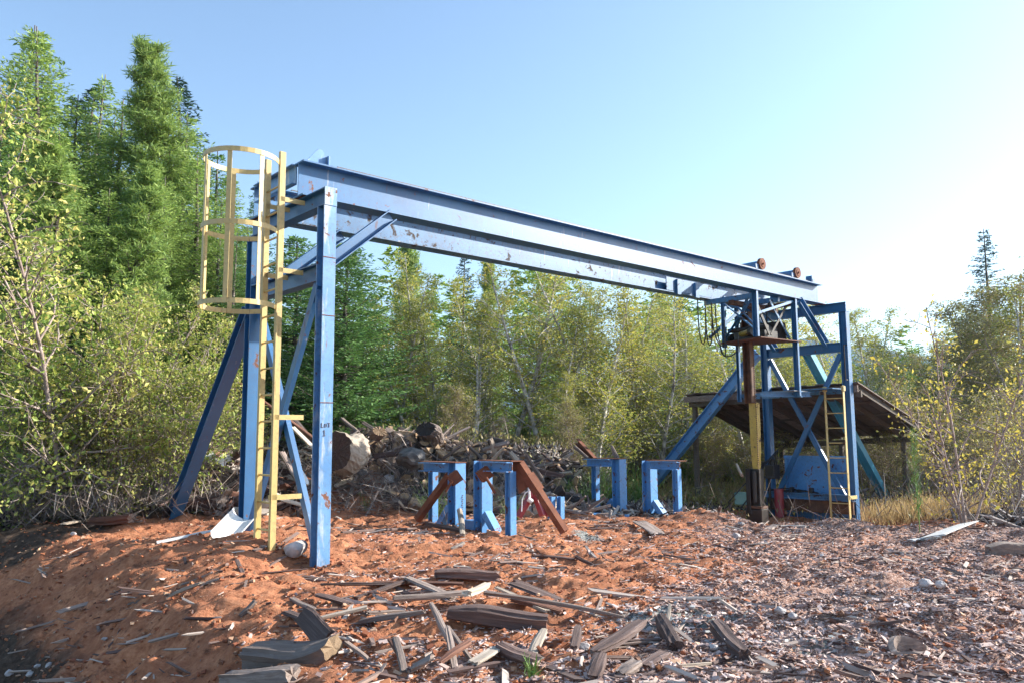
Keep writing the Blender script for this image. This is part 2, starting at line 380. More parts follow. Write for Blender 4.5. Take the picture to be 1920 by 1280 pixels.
# ------------------------------------------------------------------ batched scatter geometry
def boxes_np(P, D, rz, tilt, roll, jit=.25, seed=1):
    """n slivers: positions, dims, headings"""
    n = len(P); rs = np.random.RandomState(seed)
    base = np.array([[i, j, k] for k in (-.5, .5) for j in (-.5, .5) for i in (-.5, .5)])
    v = np.repeat(base[None], n, 0)*(1+jit*(rs.rand(n, 8, 3)-.5)*2)
    v = v*D[:, None, :]
    cr_, sr_ = np.cos(roll)[:, None], np.sin(roll)[:, None]
    y, z = v[..., 1]*cr_-v[..., 2]*sr_, v[..., 1]*sr_+v[..., 2]*cr_
    ct, s_t = np.cos(tilt)[:, None], np.sin(tilt)[:, None]
    x, z = v[..., 0]*ct-z*s_t, v[..., 0]*s_t+z*ct
    c, s_ = np.cos(rz)[:, None], np.sin(rz)[:, None]
    X, Y = x*c-y*s_, x*s_+y*c
    v = np.stack([X, Y, z], -1)+P[:, None, :]
    f = np.array([(0, 2, 3, 1), (4, 5, 7, 6), (0, 1, 5, 4), (2, 6, 7, 3), (0, 4, 6, 2), (1, 3, 7, 5)])
    q = (f[None]+np.arange(n)[:, None, None]*8).reshape(-1, 4)
    return v.reshape(-1, 3), q
def chipm(name, cols):
    t = NT(name); c = t.ramp(rpi(t), [((i+.5)/len(cols), x) for i, x in enumerate(cols)]); t.col(c); t.rough(.8); return t.m
def scatter(name, n, region, mask, dims, mat, label, seed, zoff=.0, tilt=.25):
    rs = np.random.RandomState(seed); X0, X1, Y0, Y1 = region
    Y = Y0*((Y1/Y0)**rs.rand(n*3)); X = X0+(X1-X0)*rs.rand(n*3)
    keep = (rs.rand(n*3) < mask(X, Y)) & (np.abs(X) < Y*.66+.6)
    X, Y = X[keep][:n], Y[keep][:n]; k = len(X)
    s = np.exp(rs.randn(k)*.45)
    s = np.minimum(s*np.exp(rs.randn(k)*.3), 2.3); D = np.stack([dims[0]*s*(.5+rs.rand(k)), dims[1]*s*(.6+.8*rs.rand(k)), dims[2]*s*(.6+.8*rs.rand(k))], -1)
    P = np.stack([X, Y, terrain(X, Y)+D[:, 2]*.3+zoff+D[:, 1]*.1], -1)
    v, q = boxes_np(P, D, rs.rand(k)*2*PI, rs.randn(k)*tilt, rs.randn(k)*.4, .35, seed)
    o = bpy.data.objects.new(name, mesh_np(name, v, quads=q, mats=[mat])); COL.objects.link(o)
    return tag(o, label, 'debris', kind='stuff')
cm1 = chipm('bark_chips', [(.13, .085, .075), (.26, .17, .145), (.40, .27, .23), (.50, .37, .32), (.60, .49, .45), (.36, .19, .13), (.64, .54, .51), (.44, .27, .19)])
cm2 = chipm('orange_chips', [(.20, .06, .025), (.34, .11, .045), (.42, .17, .07), (.12, .045, .025), (.48, .30, .19)])
cm3 = chipm('gravel_stones', [(.30, .32, .31), (.42, .43, .42), (.22, .25, .24), (.60, .60, .58)])
scatter('bark_chips', 170000, (-2, 13, 4.3, 17), lambda X, Y: np.clip(bark_mask(X, Y)*1.3*sst(.40, .62, fbm(X*1.2, Y*2.4, 71, 5)+.22*bark_mask(X, Y))+.02, 0, 1)*(1-sst(.46, .5, litter_shade_mask(X, Y))), (.026, .0085, .003), cm1, 'brown and grey bark chips covering the ground at the right', 5)
scatter('orange_dirt_crumbs', 20000, (-7, 7, 4.3, 15), lambda X, Y: .35+.65*(fbm(X*2, Y*2, 81) > .5), (.018, .012, .008), cm2, 'orange crumbs of rotted wood and dirt on the ground', 6)
scatter('wood_splinters', 2600, (-6, 10, 4.3, 16), lambda X, Y: sst(.42, .62, fbm(X*1.1, Y*1.1, 91)), (.16, .013, .008), chipm('splinters', [(.10, .06, .05), (.22, .15, .12), (.40, .33, .28), (.48, .40, .34), (.07, .035, .028)]), 'thin dark and pale wood splinters scattered over the orange dirt', 8, .004, .12)
scatter('gravel', 5000, (-.2, 3, 4.6, 12.5), lambda X, Y: gravel_mask(X, Y)**1.3, (.012, .010, .008), cm3, 'patch of grey gravel in the orange dirt', 9)
scatter('heap_litter', 22000, (-9, 8, 13.6, 21), lambda X, Y: litter_shade_mask(X, Y)*sst(.4, .6, fbm(X*.8, Y*.8, 95)), (.17, .022, .014), chipm('heap_litter', [(.07, .05, .04), (.17, .13, .11), (.32, .26, .22), (.50, .44, .38), (.05, .033, .027)]), 'tangle of broken sticks and bark over the wood heap', 10, .03, .5)
scatter('slash_litter', 7000, (8, 30, 14, 34), lambda X, Y: litter_shade_mask(X, Y)*.8, (.30, .02, .015), chipm('slash', [(.10, .08, .075), (.20, .17, .16), (.34, .30, .29), (.06, .045, .04)]), 'grey slash and dead sticks on the ground at the far right', 12, .05, .4)

# ------------------------------------------------------------------ GANTRY
L, W, H, ZL, W1, W2, BH, L2, ZB = 12.1777, 2.0485, 4.1944, 3.3525, .4619, 1.6683, .4176, 12.08, -.426
fw = .1513
gan = thing('gantry_crane', 'big blue steel gantry with two long beams on braced end frames and yellow ladders', 'gantry crane', G(0, W/2, 0))
def post(s, w, zb, zt, mat):
    m = MB(); m.ibeam(G(s+fw/2, w+.08, zb), G(s+fw/2, w+.08, zt), V, .16, fw); return m.build('post', mat, gan)
p_nf = post(0, 0, -.25, H-.2, M['blue_worn'])
post(0, W-.16, -.1, H-.2, M['blue'])
post(L, 0, ZB-.2, H-.2, M['blue']); post(L, W-.16, ZB-.3, H-.2, M['blue'])
for s, o in ((0, 0), (L, 0)):
    m = MB(); m.ibeam(G(s+fw/2, .004, H-.1), G(s+fw/2, W, H-.1), Z, .2, fw)
    cb = m.build('cross_beam', M['blue'], gan)
    m = MB(); m.box(G(s+fw/2, -.002, H-.1), (fw, .012, .206), U, V, Z); m.build('end_plate', M['blue_worn'], cb)
    m = MB(); m.ibeam(G(s+fw/2, .162, ZL-.1), G(s+fw/2, W-.162, ZL-.1), Z, .2, fw-.006); m.build('cross_beam', M['blue'], gan)
    zb = .12 if s == 0 else ZB+.35
    m = MB(); m.bar(G(s+.035, .17, ZL-.24), G(s+.035, W-.17, zb), V, .1, .06); m.build('diagonal_brace', M['blue'], gan)
    m = MB(); m.bar(G(s+.115, W-.17, ZL-.24), G(s+.115, .17, zb-.02), V, .1, .06); m.build('diagonal_brace', M['blue'], gan)
    foot = (G(0, 4.9, .0), G(L, 6.15, -.5))[o if s == 0 else 1]; top = G(s+fw/2, W+(.01 if s == 0 else .12), 3.05 if s == 0 else 3.3)
    foot = foot+U*(fw/2)
    m = MB(); m.ibeam(foot-Z*.1, top, V, .17 if s == 0 else .24, .17); m.build('back_brace', M['blue'] if s == 0 else M['sky'], gan)
for w in (W1+.09, W2+.09):
    m = MB(); m.ibeam(G(-.05, w, H+BH/2), G(L2, w, H+BH/2), Z, BH, .25, .018, .014)
    mb_ = m.build('main_beam', M['blue'] if w < 1 else M['blue_dirty'], gan)
    m = MB(); m.box(G(L2/2+.1, w+.005, H+BH+.026), (L2-.7, .05, .05), U, V, Z); m.box(G(L2/2+.1, w, H+BH+.006), (L2-.6, .085, .011), U, V, Z)
    m.build('rail', M['rail'], mb_)
    m = MB(); m.add([G(.02, w-.01, H+BH), G(.30, w-.01, H+BH), G(.30, w-.01, H+BH+.13), G(.25, w-.01, H+BH+.21), G(.19, w-.01, H+BH+.21),
                     G(.02, w+.01, H+BH), G(.30, w+.01, H+BH), G(.30, w+.01, H+BH+.13), G(.25, w+.01, H+BH+.21), G(.19, w+.01, H+BH+.21)],
                    [(0, 1, 2, 3, 4), (9, 8, 7, 6, 5), (0, 5, 6, 1), (1, 6, 7, 2), (2, 7, 8, 3), (3, 8, 9, 4), (4, 9, 5, 0)])
    m.box(G(.315, w, H+BH+.07), (.02, .13, .14), U, V, Z); m.build('end_stop', M['blue_worn'], mb_)
    m = MB(); m.box(G(L2-.25, w, H+BH+.05), (.06, .12, .1), U, V, Z); m.box(G(L2-.33, w, H+BH+.09), (.02, .14, .14), U, V, Z); m.build('end_stop', M['blue'], mb_)
    for s0, s1 in ((.15, 1.18), (L-.0, L-1.05)):
        m = MB(); d = 1 if s0 < 5 else -1
        m.chan(G(s0, w-.05, ZL-.03), G(s1, w-.05, H-.02), U*d, .15, .09, .012, flip=-1 if d > 0 else 1); m.build('knee_brace', M['blue'], gan)
m = MB(); m.chan(G(-.02, W1+.18, H+.29), G(-.02, W2+.0, H+.29), Z, .24, .07, .012, flip=-1); m.build('end_channel', M['blue_worn'], gan)
m = MB(); m.chan(G(L2-.02, W1+.18, H+.29), G(L2-.02, W2+.0, H+.29), Z, .24, .07, .012); m.build('end_channel', M['blue'], gan)
for s in (.12, L-.02):
    m = MB(); m.box(G(s+.0, W1+.09, H+.004), (.3, .22, .012), U, V, Z); m.box(G(s+.0, W2+.09, H+.004), (.3, .22, .012), U, V, Z); m.build('bearing_plate', M['rust'], gan)
# brace leaning away behind the far frame
m = MB(); m.ibeam(G(L+.15, 1.0, ZL-.1), G(L+3.75, 1.0, -.25), V, .2, .16); m.build('outer_brace', M['teal'], gan)
# far frame: walkway channel, base beam
m = MB(); m.chan(G(L-.06, .17, 2.33), G(L-.06, W-.1, 2.33), Z, .12, .06, flip=1)
m.box(G(L-.35, .55, 2.36), (.5, .95, .02), U, V, Z); m.build('walkway', M['blue_dirty'], gan)
m = MB(); m.ibeam(G(L-.10, -.02, .12), G(L-.10, W+.15, .12), Z, .13, .16); m.build('base_beam', M['blue_dirty'], gan)
m = MB(); m.box(G(L-.06, 1.0, -.08), (.05, 1.95, .26), U, V, Z); m.build('base_board', M['oldrust'], gan)
# writing scratched on the near front post, LOT over 1
m = MB(); zc = zat(610, 800, 8.7)
def stroke(a, b_, c, d_, t=.006):
    p0, p1 = G(fw*.5+a, -.003, zc+b_), G(fw*.5+c, -.003, zc+d_); m.bar(p0, p1, V, .006, t)
k = .045
for segs, ox in (([(0, 1, 0, 0), (0, 0, .6, 0)], -.055), ([(0, .1, 0, .8), (0, .8, .5, .8), (.5, .8, .5, .1), (.5, .1, 0, .1)], -.018), ([(.3, 0, .3, 1), (0, 1, .6, 1)], .020)):
    for a, b_, c, d_ in segs: stroke(ox+a*k, b_*k, ox+c*k, d_*k)
stroke(-.02, -.03, -.02, -.09); stroke(-.035, -.09, -.005, -.09); stroke(-.02, -.03, -.03, -.045)
m.build('scratched_writing', M['mark'], p_nf)
m = MB()
for zz in (3.4, 2.75, 1.80): m.box(G(fw/2, -.002, zz), (fw+.004, .006, .008), U, V, Z)
m.build('weld_seam', M['rust'], p_nf)

# ladder with cage at the near end
LR, LL, LS = .50, .88, -.27
lad = MB()
zt_r, zt_l = zat(530, 285, G(LS, LR, 0).y), zat(508, 300, G(LS, LL, 0).y)
gl = .22
for w, zt in ((LR, zt_r), (LL, zt_l)): lad.box(G(LS, w, (gl+zt)/2), (.075, .012, zt-gl), U, V, Z); lad.box(G(LS-.03, w+.004*(1 if w == LR else -1), (gl+zt)/2), (.012, .05, zt-gl-.01), U, V, Z)
ladder = lad.build('ladder', M['yellow'], gan, 'yellow caged ladder on the near end frame')
z = gl+.2
while z < zt_l-.15:
    m = MB(); m.tube([G(LS, LR, z), G(LS, LL, z)], .012, 8); m.build('rung', M['yellow'], ladder); z += .297
def strip(pts, h, mat, name, par):
    m = MB(); n = len(pts)
    v = []
    for i, p in enumerate(pts):
        v += [p-Z*h/2, p+Z*h/2]
    cen = sum(pts, Vector())/n
    for i, p in enumerate(pts):
        d = (cen-p); d.z = 0; d = d.normalized()*.007
        v += [p-Z*h/2+d, p+Z*h/2+d]
    f = []
    for i in range(n-1):
        a, b_ = 2*i, 2*i+2; c = 2*n+a; d_ = 2*n+b_
        f += [(a, b_, b_+1, a+1), (c, c+1, d_+1, d_), (a+1, b_+1, d_+1, c+1), (a, c, d_, b_)]
    m.add(v, f); return m.build(name, mat, par)
hc, hr = (LS-.40, (LR+LL)/2), .40
def hoop_pts(zz, n=28):
    pts = []
    a0 = math.radians(28)
    for i in range(n+1):
        a = a0+(2*PI-2*a0)*i/n
        pts.append(G(hc[0]+hr*math.cos(a)*1.03, hc[1]+hr*math.sin(a), zz))
    return [G(LS, LL, zz)]+pts+[G(LS, LR, zz)]
zh = [zat(525, 308, G(LS, LR, 0).y), zat(521, 437, G(LS, LR, 0).y), zat(516, 577, G(LS, LR, 0).y)]
for zz in zh: strip(hoop_pts(zz), .055, M['yellow'], 'cage_hoop', ladder)
for a in (80, 130, 180, 230, 280):
    a = math.radians(a); c = G(hc[0]+(hr-.012)*math.cos(a)*1.03, hc[1]+(hr-.012)*math.sin(a), 0)
    t = (-U*math.sin(a)+V*math.cos(a)); rr = U*math.cos(a)+V*math.sin(a)
    m = MB(); m.box(c+Z*(zh[0]+zh[2])/2, (.05, .008, zh[0]-zh[2]+.05), t, rr, Z); m.build('cage_bar', M['yellow'], ladder)
for zz in (H-.08, ZL-.06):
    for w in (LR, LL): m = MB(); m.box(G((LS+0)/2, w, zz), (-LS+.03, .012, .055), U, V, Z); m.build('bracket', M['yellow'], ladder)
for zz in (.78, 2.45-.8):
    m = MB(); m.box(G(LS/2+.0, LR, zz), (-LS+.12, .012, .055), U, V, Z); m.build('bracket', M['yellow'], ladder)

# ladder at the far end
LS2 = L-.33; m = MB()
for w in (-.02, .38): m.box(G(LS2, w, (ZB+2.42)/2), (.07, .014, 2.42-ZB), U, V, Z); m.box(G(LS2, w, 2.36), (.08, .06, .1), U, V, Z)
m.box(G(LS2+.16, -.02, 0.15), (.32, .03, .07), U, V, Z)
lad2 = m.build('ladder', M['yellow'], gan, 'plain yellow ladder on the far end frame')
z = ZB+.15
while z < 2.3: m = MB(); m.tube([G(LS2, -.02, z), G(LS2, .38, z)], .012, 8); m.build('rung', M['yellow'], lad2); z += .305
m = MB(); a, b_ = 2.55, 3.28; m.tube([G(L+.02, .03, a), G(L-.1, .03, a), G(L-.1, .03, b_), G(L+.02, .03, b_)], .015, 8); m.build('grab_rail', M['grease'], gan)

# ------------------------------------------------------------------ hoist carriage on the beams
car = thing('hoist_carriage', 'blue and rusty hoist carriage hanging from the gantry beams with a tall yellow mast', 'hoist', G(10.3, 1.1, ZB))
sA, sB, sC, sD = 10.15, 9.54, 11.0, 10.94
pA, pB, pC, pD = (sA, 1.62), (sB, .5), (sC, .5), (sD, 1.82)
def hang(p, zb, h=.1, mat='blue', zt=H):
    m = MB(); m.chan(G(p[0], p[1], zb), G(p[0], p[1], zt), V, h, .06, flip=1); m.build('hanger', M[mat], car)
hang(pA, 3.22, .09, 'blue_dirty', H+.1); hang(pB, 3.3, .11, 'blue'); hang(pC, 2.2, .11, 'blue'); hang(pD, 2.13, .07, 'blue')
def brace(p, z0, q_, z1, t=.06, mat='blue'):
    m = MB(); m.bar(G(p[0], p[1], z0), G(q_[0], q_[1], z1), U, t, .02); m.build('brace', M[mat], car)
brace(pA, 3.42, pB, 4.15); brace(pA, 4.15, pB, 3.42, .07, 'blue_dirty'); brace((sA+.25, 1.5), 4.12, (sB+.1, .55), 3.5, .05)
brace(pB, 3.75, pC, 4.15, .05, 'blue_dirty'); brace((10.5, 1.7), 3.4, (9.9, .9), 4.15, .07, 'blue_dirty'); brace((10.9, .6), 3.4, (11.4, 1.5), 4.1, .05, 'grease')
brace((9.7, 1.7), 3.4, (10.9, 1.7), 4.1, .06, 'blue_dirty'); brace((10.9, 1.75), 3.4, (10.3, .6), 4.1, .05, 'grease')
for ss in (9.7, 10.5, 11.2):
    m = MB(); m.bar(G(ss, W1+.1, H-.06), G(ss, W2+.1, H-.06), Z, .1, .08); m.build('cross_member', M['blue_dirty'] if ss < 11 else M['rust'], car)
m = MB(); m.box(G(9.0, W2-.02, H+.16), (1.5, .02, .26), U, V, Z); m.box(G(8.6, W2-.05, H+.12), (.12, .05, .30), U, V, Z); m.box(G(9.2, W2-.05, H+.12), (.12, .05, .30), U, V, Z); m.build('side_plate', M['blue_dirty'], car)
brace((9.6, .6), 4.15, (10.15, .6), 3.4, .07, 'grease'); brace((10.2, .6), 4.1, (10.9, .6), 3.4, .05, 'blue_dirty'); brace((10.2, .6), 3.4, (10.9, .6), 4.1, .05, 'grease'); brace((11.0, .6), 3.35, (11.0, 1.75), 4.1, .05, 'blue_dirty')
m = MB(); m.box(G(10.3, 1.0, 3.42), (.5, .7, .16), U, V, Z); m.tube([G(10.1, .6, 3.55), G(10.1, 1.5, 3.55)], .05, 10); m.box(G(10.5, 1.3, 3.6), (.2, .25, .3), U, V, Z); m.build('gearbox', M['grease'], car, bevel=.008)
m = MB(); m.bar(G(9.6, 1.1, 4.05), G(11.3, 1.1, 4.05), Z, .09, .1); m.build('spine_beam', M['oldrust'], car)
m = MB(); P4 = [G(10.0, 1.7, 3.30), G(9.5, .4, 3.27), G(11.08, .42, 3.30), G(11.0, 1.85, 3.33)]
m.add(P4+[p+Z*.02 for p in P4], [(0, 1, 2, 3), (7, 6, 5, 4), (0, 4, 5, 1), (1, 5, 6, 2), (2, 6, 7, 3), (3, 7, 4, 0)]); m.build('plywood_platform', M['wood_red'], car)
m = MB(); m.box(G(10.75, .9, 3.50), (.42, .42, .34), U, V, Z); m.tube([G(10.5, .85, 3.52), G(10.15, .85, 3.5)], .13, 12); m.box(G(11.0, .9, 3.45), (.15, .3, .2), U, V, Z)
for k in range(7): m.box(G(10.6+.05*k, .9, 3.52), (.012, .46, .38), U, V, Z)
m.build('motor', M['grease'], car, bevel=.01)
m = MB(); m.tube([G(10.25, 1.42, 3.46), G(9.85, .85, 3.45)], .06, 12); m.build('winch_drum', M['mastyellow'], car)
m = MB(); m.tube([G(10.25, 1.5, 3.42), G(10.3, 1.65, 3.42)], .09, 12); m.tube([G(9.8, .8, 3.44), G(9.75, .7, 3.44)], .09, 12); m.build('drum_flange', M['grease'], car)
# mast
sm, wm = 10.3, 1.1
m = MB(); m.chan(G(sm-.08, wm, 2.06), G(sm-.08, wm, 3.9), V, .17, .14, .012, flip=1); m.build('mast', M['oldrust'], car)
m = MB()
v = [];
for zz, hw in ((2.07, .085), (1.6, .085), (1.1, .078), (.72, .05)):
    for a, b_ in ((-1, -1), (1, -1), (1, 1), (-1, 1)): v.append(G(sm+a*.06, wm+b_*hw, zz))
f = [(4*i+j, 4*i+(j+1) % 4, 4*i+4+(j+1) % 4, 4*i+4+j) for i in range(3) for j in range(4)]+[(3, 2, 1, 0), (12, 13, 14, 15)]
m.add(v, f); mast = m.build('mast_boom', M['mastyellow'], car)
m = MB()
for zz in np.arange(.75, 3.25, .042): m.box(G(sm-.09, wm-.095, zz), (.018, .012, .024), U, V, Z)
m.build('chain', M['oldrust'], car)
m = MB(); m.box(G(sm, wm, .35), (.18, .2, .8), U, V, Z); m.box(G(sm-.12, wm+.12, .3), (.08, .1, .9), U, V, Z); m.tube([G(sm-.14, wm-.02, .1), G(sm-.14, wm-.02, .7)], .045, 10)
m.box(G(sm-.02, wm+.02, -.22), (.26, .36, .36), U, V, Z); m.build('mast_foot', M['grease'], car, bevel=.008)
m = MB(); m.box(G(sm-.02, wm+.02, 0.0), (.26, .36, .05), U, V, Z); m.build('foot_plate', M['oldrust'], car)
# lower gallery of the carriage
m = MB(); m.chan(G(sC, .45, 2.24), G(sC, 1.95, 2.24), Z, .12, .06, flip=1); m.chan(G(sC-.7, .95, 2.24), G(sC+.35, .45, 2.24), Z, .10, .06); m.build('lower_frame', M['blue_dirty'], car)
m = MB(); m.box(G(sC+.05, .75, 2.305), (.55, .55, .012), U, V, Z); m.build('step_plate', M['grey'], car)
# hydraulic hoses hanging from the beam
def cat(p0, p1, sag, n=14): return [p0.lerp(p1, i/n)-Z*(sag*(1-(2*i/n-1)**2)) for i in range(n+1)]
def loop(p0, p1, drop):
    n = 16; out = []
    for i in range(n+1):
        t = i/n; x = .5-.5*math.cos(PI*t); out.append(p0.lerp(p1, x)-Z*drop*(math.sin(PI*t)**.55))
    return out
HY = 15.9
for (xa, ya, xb, yb, bot) in ((1308, 562, 1322, 566, 645), (1322, 566, 1334, 568, 648), (1334, 568, 1358, 600, 645), (1341, 570, 1360, 632, 655), (1350, 640, 1384, 632, 668)):
    a = at(xa, ya, HY); b_ = at(xb, yb, HY-.1); low = (a.z+b_.z)/2-zat((xa+xb)/2, bot, HY)
    m = MB(); m.tube(loop(a, b_, low), .013, 7); m.build('hose', M['black'], car)
for d in (0, .07, .15): m = MB(); m.tube(cat(G(10.5, .9+d, 3.6), G(11.3, 1.3, 4.15), .3), .011, 6); m.build('hose', M['black'], car)
# rollers riding on top of the rails
for ss in (9.84, 11.2):
    m = MB(); zr = H+BH+.155; m.tube([G(ss, W1+.06, zr), G(ss, W2+.14, zr)], .07, 18); ax = m.build('roller', M['blue_dirty'], car)
    for w in (W1+.03, W2+.12): m = MB(); m.tube([G(ss, w, zr), G(ss, w+.06, zr)], .115, 22); m.tube([G(ss, w-.008, zr), G(ss, w-.004, zr)], .07, 18); m.tube([G(ss, w-.03, zr), G(ss, w, zr)], .02, 8); m.build('wheel', M['rust'], ax)
    m = MB(); m.box(G(ss-.16, W1+.12, H+BH+.09), (.10, .12, .09), U, V, Z); m.build('axle_block', M['blue'], ax)

# things around the far frame
def tbox(name, label, cat_, c, d, mat, A=U, B=V, extra=None, group=None, bevel=.008):
    m = MB(); m.box(c, d, A, B, Z)
    if extra: extra(m)
    return tag(m.build(name, mat, bevel=bevel), label, cat_, group)
t = thing('sheet_metal_screen', 'large blue steel sheet panel standing behind the far ladder under the roof', 'screen', G(L+.3, .85, -.4))
m = MB(); m.box(G(L+.35, .98, .27), (.03, 1.5, 1.35), U, V, Z); m.build('sheet', M['sky'], t)
m = MB(); m.box(G(L+.325, .98, .93), (.03, 1.56, .07), U, V, Z); m.box(G(L+.325, 1.71, .24), (.03, .07, 1.28), U, V, Z); m.build('sheet_frame', M['sky'], t)
t = thing('hydraulic_unit', 'dark hydraulic valve block with hoses standing behind the mast', 'hydraulic unit', G(L-.2, 1.72, ZB))
m = MB(); m.box(G(L-.25, 1.72, .62), (.25, .22, .3), U, V, Z); m.tube([G(L-.25, 1.72, .75), G(L-.25, 1.72, .9)], .06, 10); m.box(G(L-.35, 1.72, .5), (.1, .3, .05), U, V, Z); m.build('valve_block', M['grease'], t, bevel=.01)
m = MB(); m.tube([G(L-.3, 1.78, ZB-.25), G(L-.3, 1.78, .5)], .03, 8); m.build('stand_leg', M['grease'], t)
m = MB(); m.tube([G(L-.2, 1.62, -.62), G(L-.2, 1.62, .25)], .10, 16); m.build('reservoir', M['red'], t)
for k in range(6):
    a = G(L-.25, 1.62+.04*k, .75); b_ = G(sm+.2+.05*k, wm+.25, .1+.12*k)
    m = MB(); m.tube([a, a+Z*(.35-.04*k)-V*.05, (a+b_)/2+Z*(.35-.05*k), b_+Z*.2, b_], .013, 7); m.build('hose', M['black'], t)
hs = thing('hose_bundle', 'black hydraulic hoses lying along the blue base beam of the far frame', 'hoses', G(L-.1, 1, .2))
for k in range(7):
    pts = [G(L-.12+.03*math.sin(k+2*i)+.02*(k % 3), W-.1-i*.15, .205+.018*(k % 3)+.02*math.sin(i*1.3+k*2)) for i in range(9-k % 3)]
    m = MB(); m.tube(pts, .014, 7); m.build('hose', M['black'], hs)
for w in (1.35, .9): m = MB(); m.box(G(L-.12, w, .24), (.1, .06, .12), U, V, Z); m.build('fitting', M['grease'], hs)
c = at(1396, 935, 17.0); t = tbox('control_box', 'pale green steel box beside the foot of the mast', 'box', Vector((c.x, c.y, c.z+.02)), (.35, .3, .24), M['green'], Vector((.9, -.44, 0)), Vector((.44, .9, 0)))
m = MB(); a = at(1398, 905, 16.9); m.tube([a, at(1380, 925, 16.8), at(1366, 940, 16.8), at(1369, 957, 16.9), at(1390, 950, 16.8), at(1402, 935, 16.7)], .013, 7)
tag(m.build('hose', M['black']), 'black hose curling over the pale green box', 'hose')

# ------------------------------------------------------------------ lean-to shed
sh = thing('lean_to_shed', 'low open shed with a sloping board roof behind the far end frame', 'shed', G(14, 2, -.4))
FR, FL, BR_, BL_ = G(12.5, -.08, 2.45), G(12.5, 4.3, 2.38), G(16.1, -.08, 1.46), G(16.1, 4.3, 1.24)
def rp(a, b_): return FL.lerp(FR, a).lerp(BL_.lerp(BR_, a), b_)
nrm = (FR-FL).cross(BL_-FL).normalized(); nrm = nrm if nrm.z > 0 else -nrm
n = 19
for i in range(n):
    a0, a1 = i/n-.004, (i+1)/n+.004+(-.009 if i % 6 == 3 else 0)
    m = MB(); e0, e1 = -.03-.02*rnd.random(), 1.0+.03*rnd.random(); lift = nrm*(.012*(i % 2)+.004)
    P = [rp(a0, e0), rp(a1, e0), rp(a1, e1), rp(a0, e1)]
    m.add([p+lift for p in P]+[p+lift+nrm*.02 for p in P], [(0, 1, 2, 3)[::-1], (4, 5, 6, 7), (0, 1, 5, 4), (1, 2, 6, 5), (2, 3, 7, 6), (3, 0, 4, 7)])
    m.build('roof_board', M['roofwood'] if i % 3 else M['wood_grey'], sh)
for a in np.linspace(.015, .985, 8):
    m = MB(); m.bar(rp(a, .01)-nrm*.065, rp(a, .99)-nrm*.065, nrm, .12, .045); m.build('rafter', M['roofwood'], sh)
for b_ in (.02, .97):
    m = MB(); m.bar(rp(0, b_)-nrm*.17, rp(1, b_)-nrm*.17, Z, .13, .05); m.build('purlin', M['roofwood'], sh)
m = MB(); m.bar(rp(-.01, -.035)-Z*.11, rp(1.0, -.035)-Z*.11, Z, .14, .03); m.build('fascia_board', M['wood_grey'], sh)
for b_ in (.3, .55, .8):
    m = MB(); m.bar(rp(0, b_)-nrm*.012, rp(1, b_)-nrm*.012, nrm, .02, .09); m.build('batten', M['roofwood'], sh)
for a, b_ in ((.12, .96), (.86, .96), (.5, .97), (.02, .05)):
    p = rp(a, b_)-nrm*.2; m = MB(); m.bar(Vector((p.x, p.y, gz(p.x, p.y)-.1)), p, U, .1, .1); m.build('shed_post', M['roofwood'], sh)

# ------------------------------------------------------------------ steel stands (four)
def stand(px, py, Y, side, hgt, label, foot=True, rust_arm=False):
    """side +1: small leg toward +V (left), -1: toward -V (right)"""
    b0 = at(px, py, Y); zb = b0.z; z0 = zb-.12; zt = zb+hgt
    q = lambda s, w, z: b0+U*s+V*w+Z*(z-zb)
    t = thing('steel_stand', label, 'steel stand', Vector((b0.x, b0.y, zb)), 'blue steel stands in two pairs')
    m = MB(); m.ibeam(q(.11, .10, z0), q(.11, .10, zt-.012), V, .2, .2, .016, .014); m.build('main_post', M['sky'], t)
    d = .62*side
    w_s = .10+d
    m = MB(); m.ibeam(q(.11, w_s, z0), q(.11, w_s, zt-.15), V, .12, .11, .012, .01); m.build('small_leg', M['sky'], t)
    m = MB(); a, b_ = (.205, w_s+.14) if side > 0 else (-.005, w_s-.14)
    m.chan(q(.03, a, zt-.085), q(.03, b_, zt-.085), Z, .14, .12, .012, flip=1 if side < 0 else -1); m.build('top_beam', M['sky'], t)
    m = MB(); m.box(q(.11, (.1+b_)/2, zt-.004), (.22, abs(b_)+.12, .012), U, V, Z); m.build('top_plate', M['rust'], t)
    if foot:
        e = -1 if side < 0 else 1
        o = 0 if side < 0 else .2
        m = MB(); m.bar(q(.08, o+e*.02, zb+.32), q(.08, o+e*.33, zb-.03), U, .13, .10); m.build('gusset', M['sky'], t)
    return t, q, zb, zt
HS = 1.15
tA, qA, zA, zAt = stand(853, 992, 12.6, 1, zat(860, 866, 12.6)-zat(860, 992, 12.6), 'blue steel stand with a rusty arm, leftmost of the four stands')
tB, qB, zB_, zBt = stand(903, 1003, 12.0, -1, zat(905, 862, 12.0)-zat(905, 1003, 12), 'blue steel stand carrying a rusty plate and long rusty leg slanting right', True)
tC, qC, zC, zCt = stand(1163, 970, 15.6, 1, zat(1165, 859, 15.6)-zat(1165, 970, 15.6), 'sky blue stand with its small leg on the left, behind the bright footing slab')
tD, qD, zD, zDt = stand(1221, 973, 15.0, -1, zat(1221, 862, 15)-zat(1221, 973, 15), 'sky blue stand with a small right leg, just left of the shed')
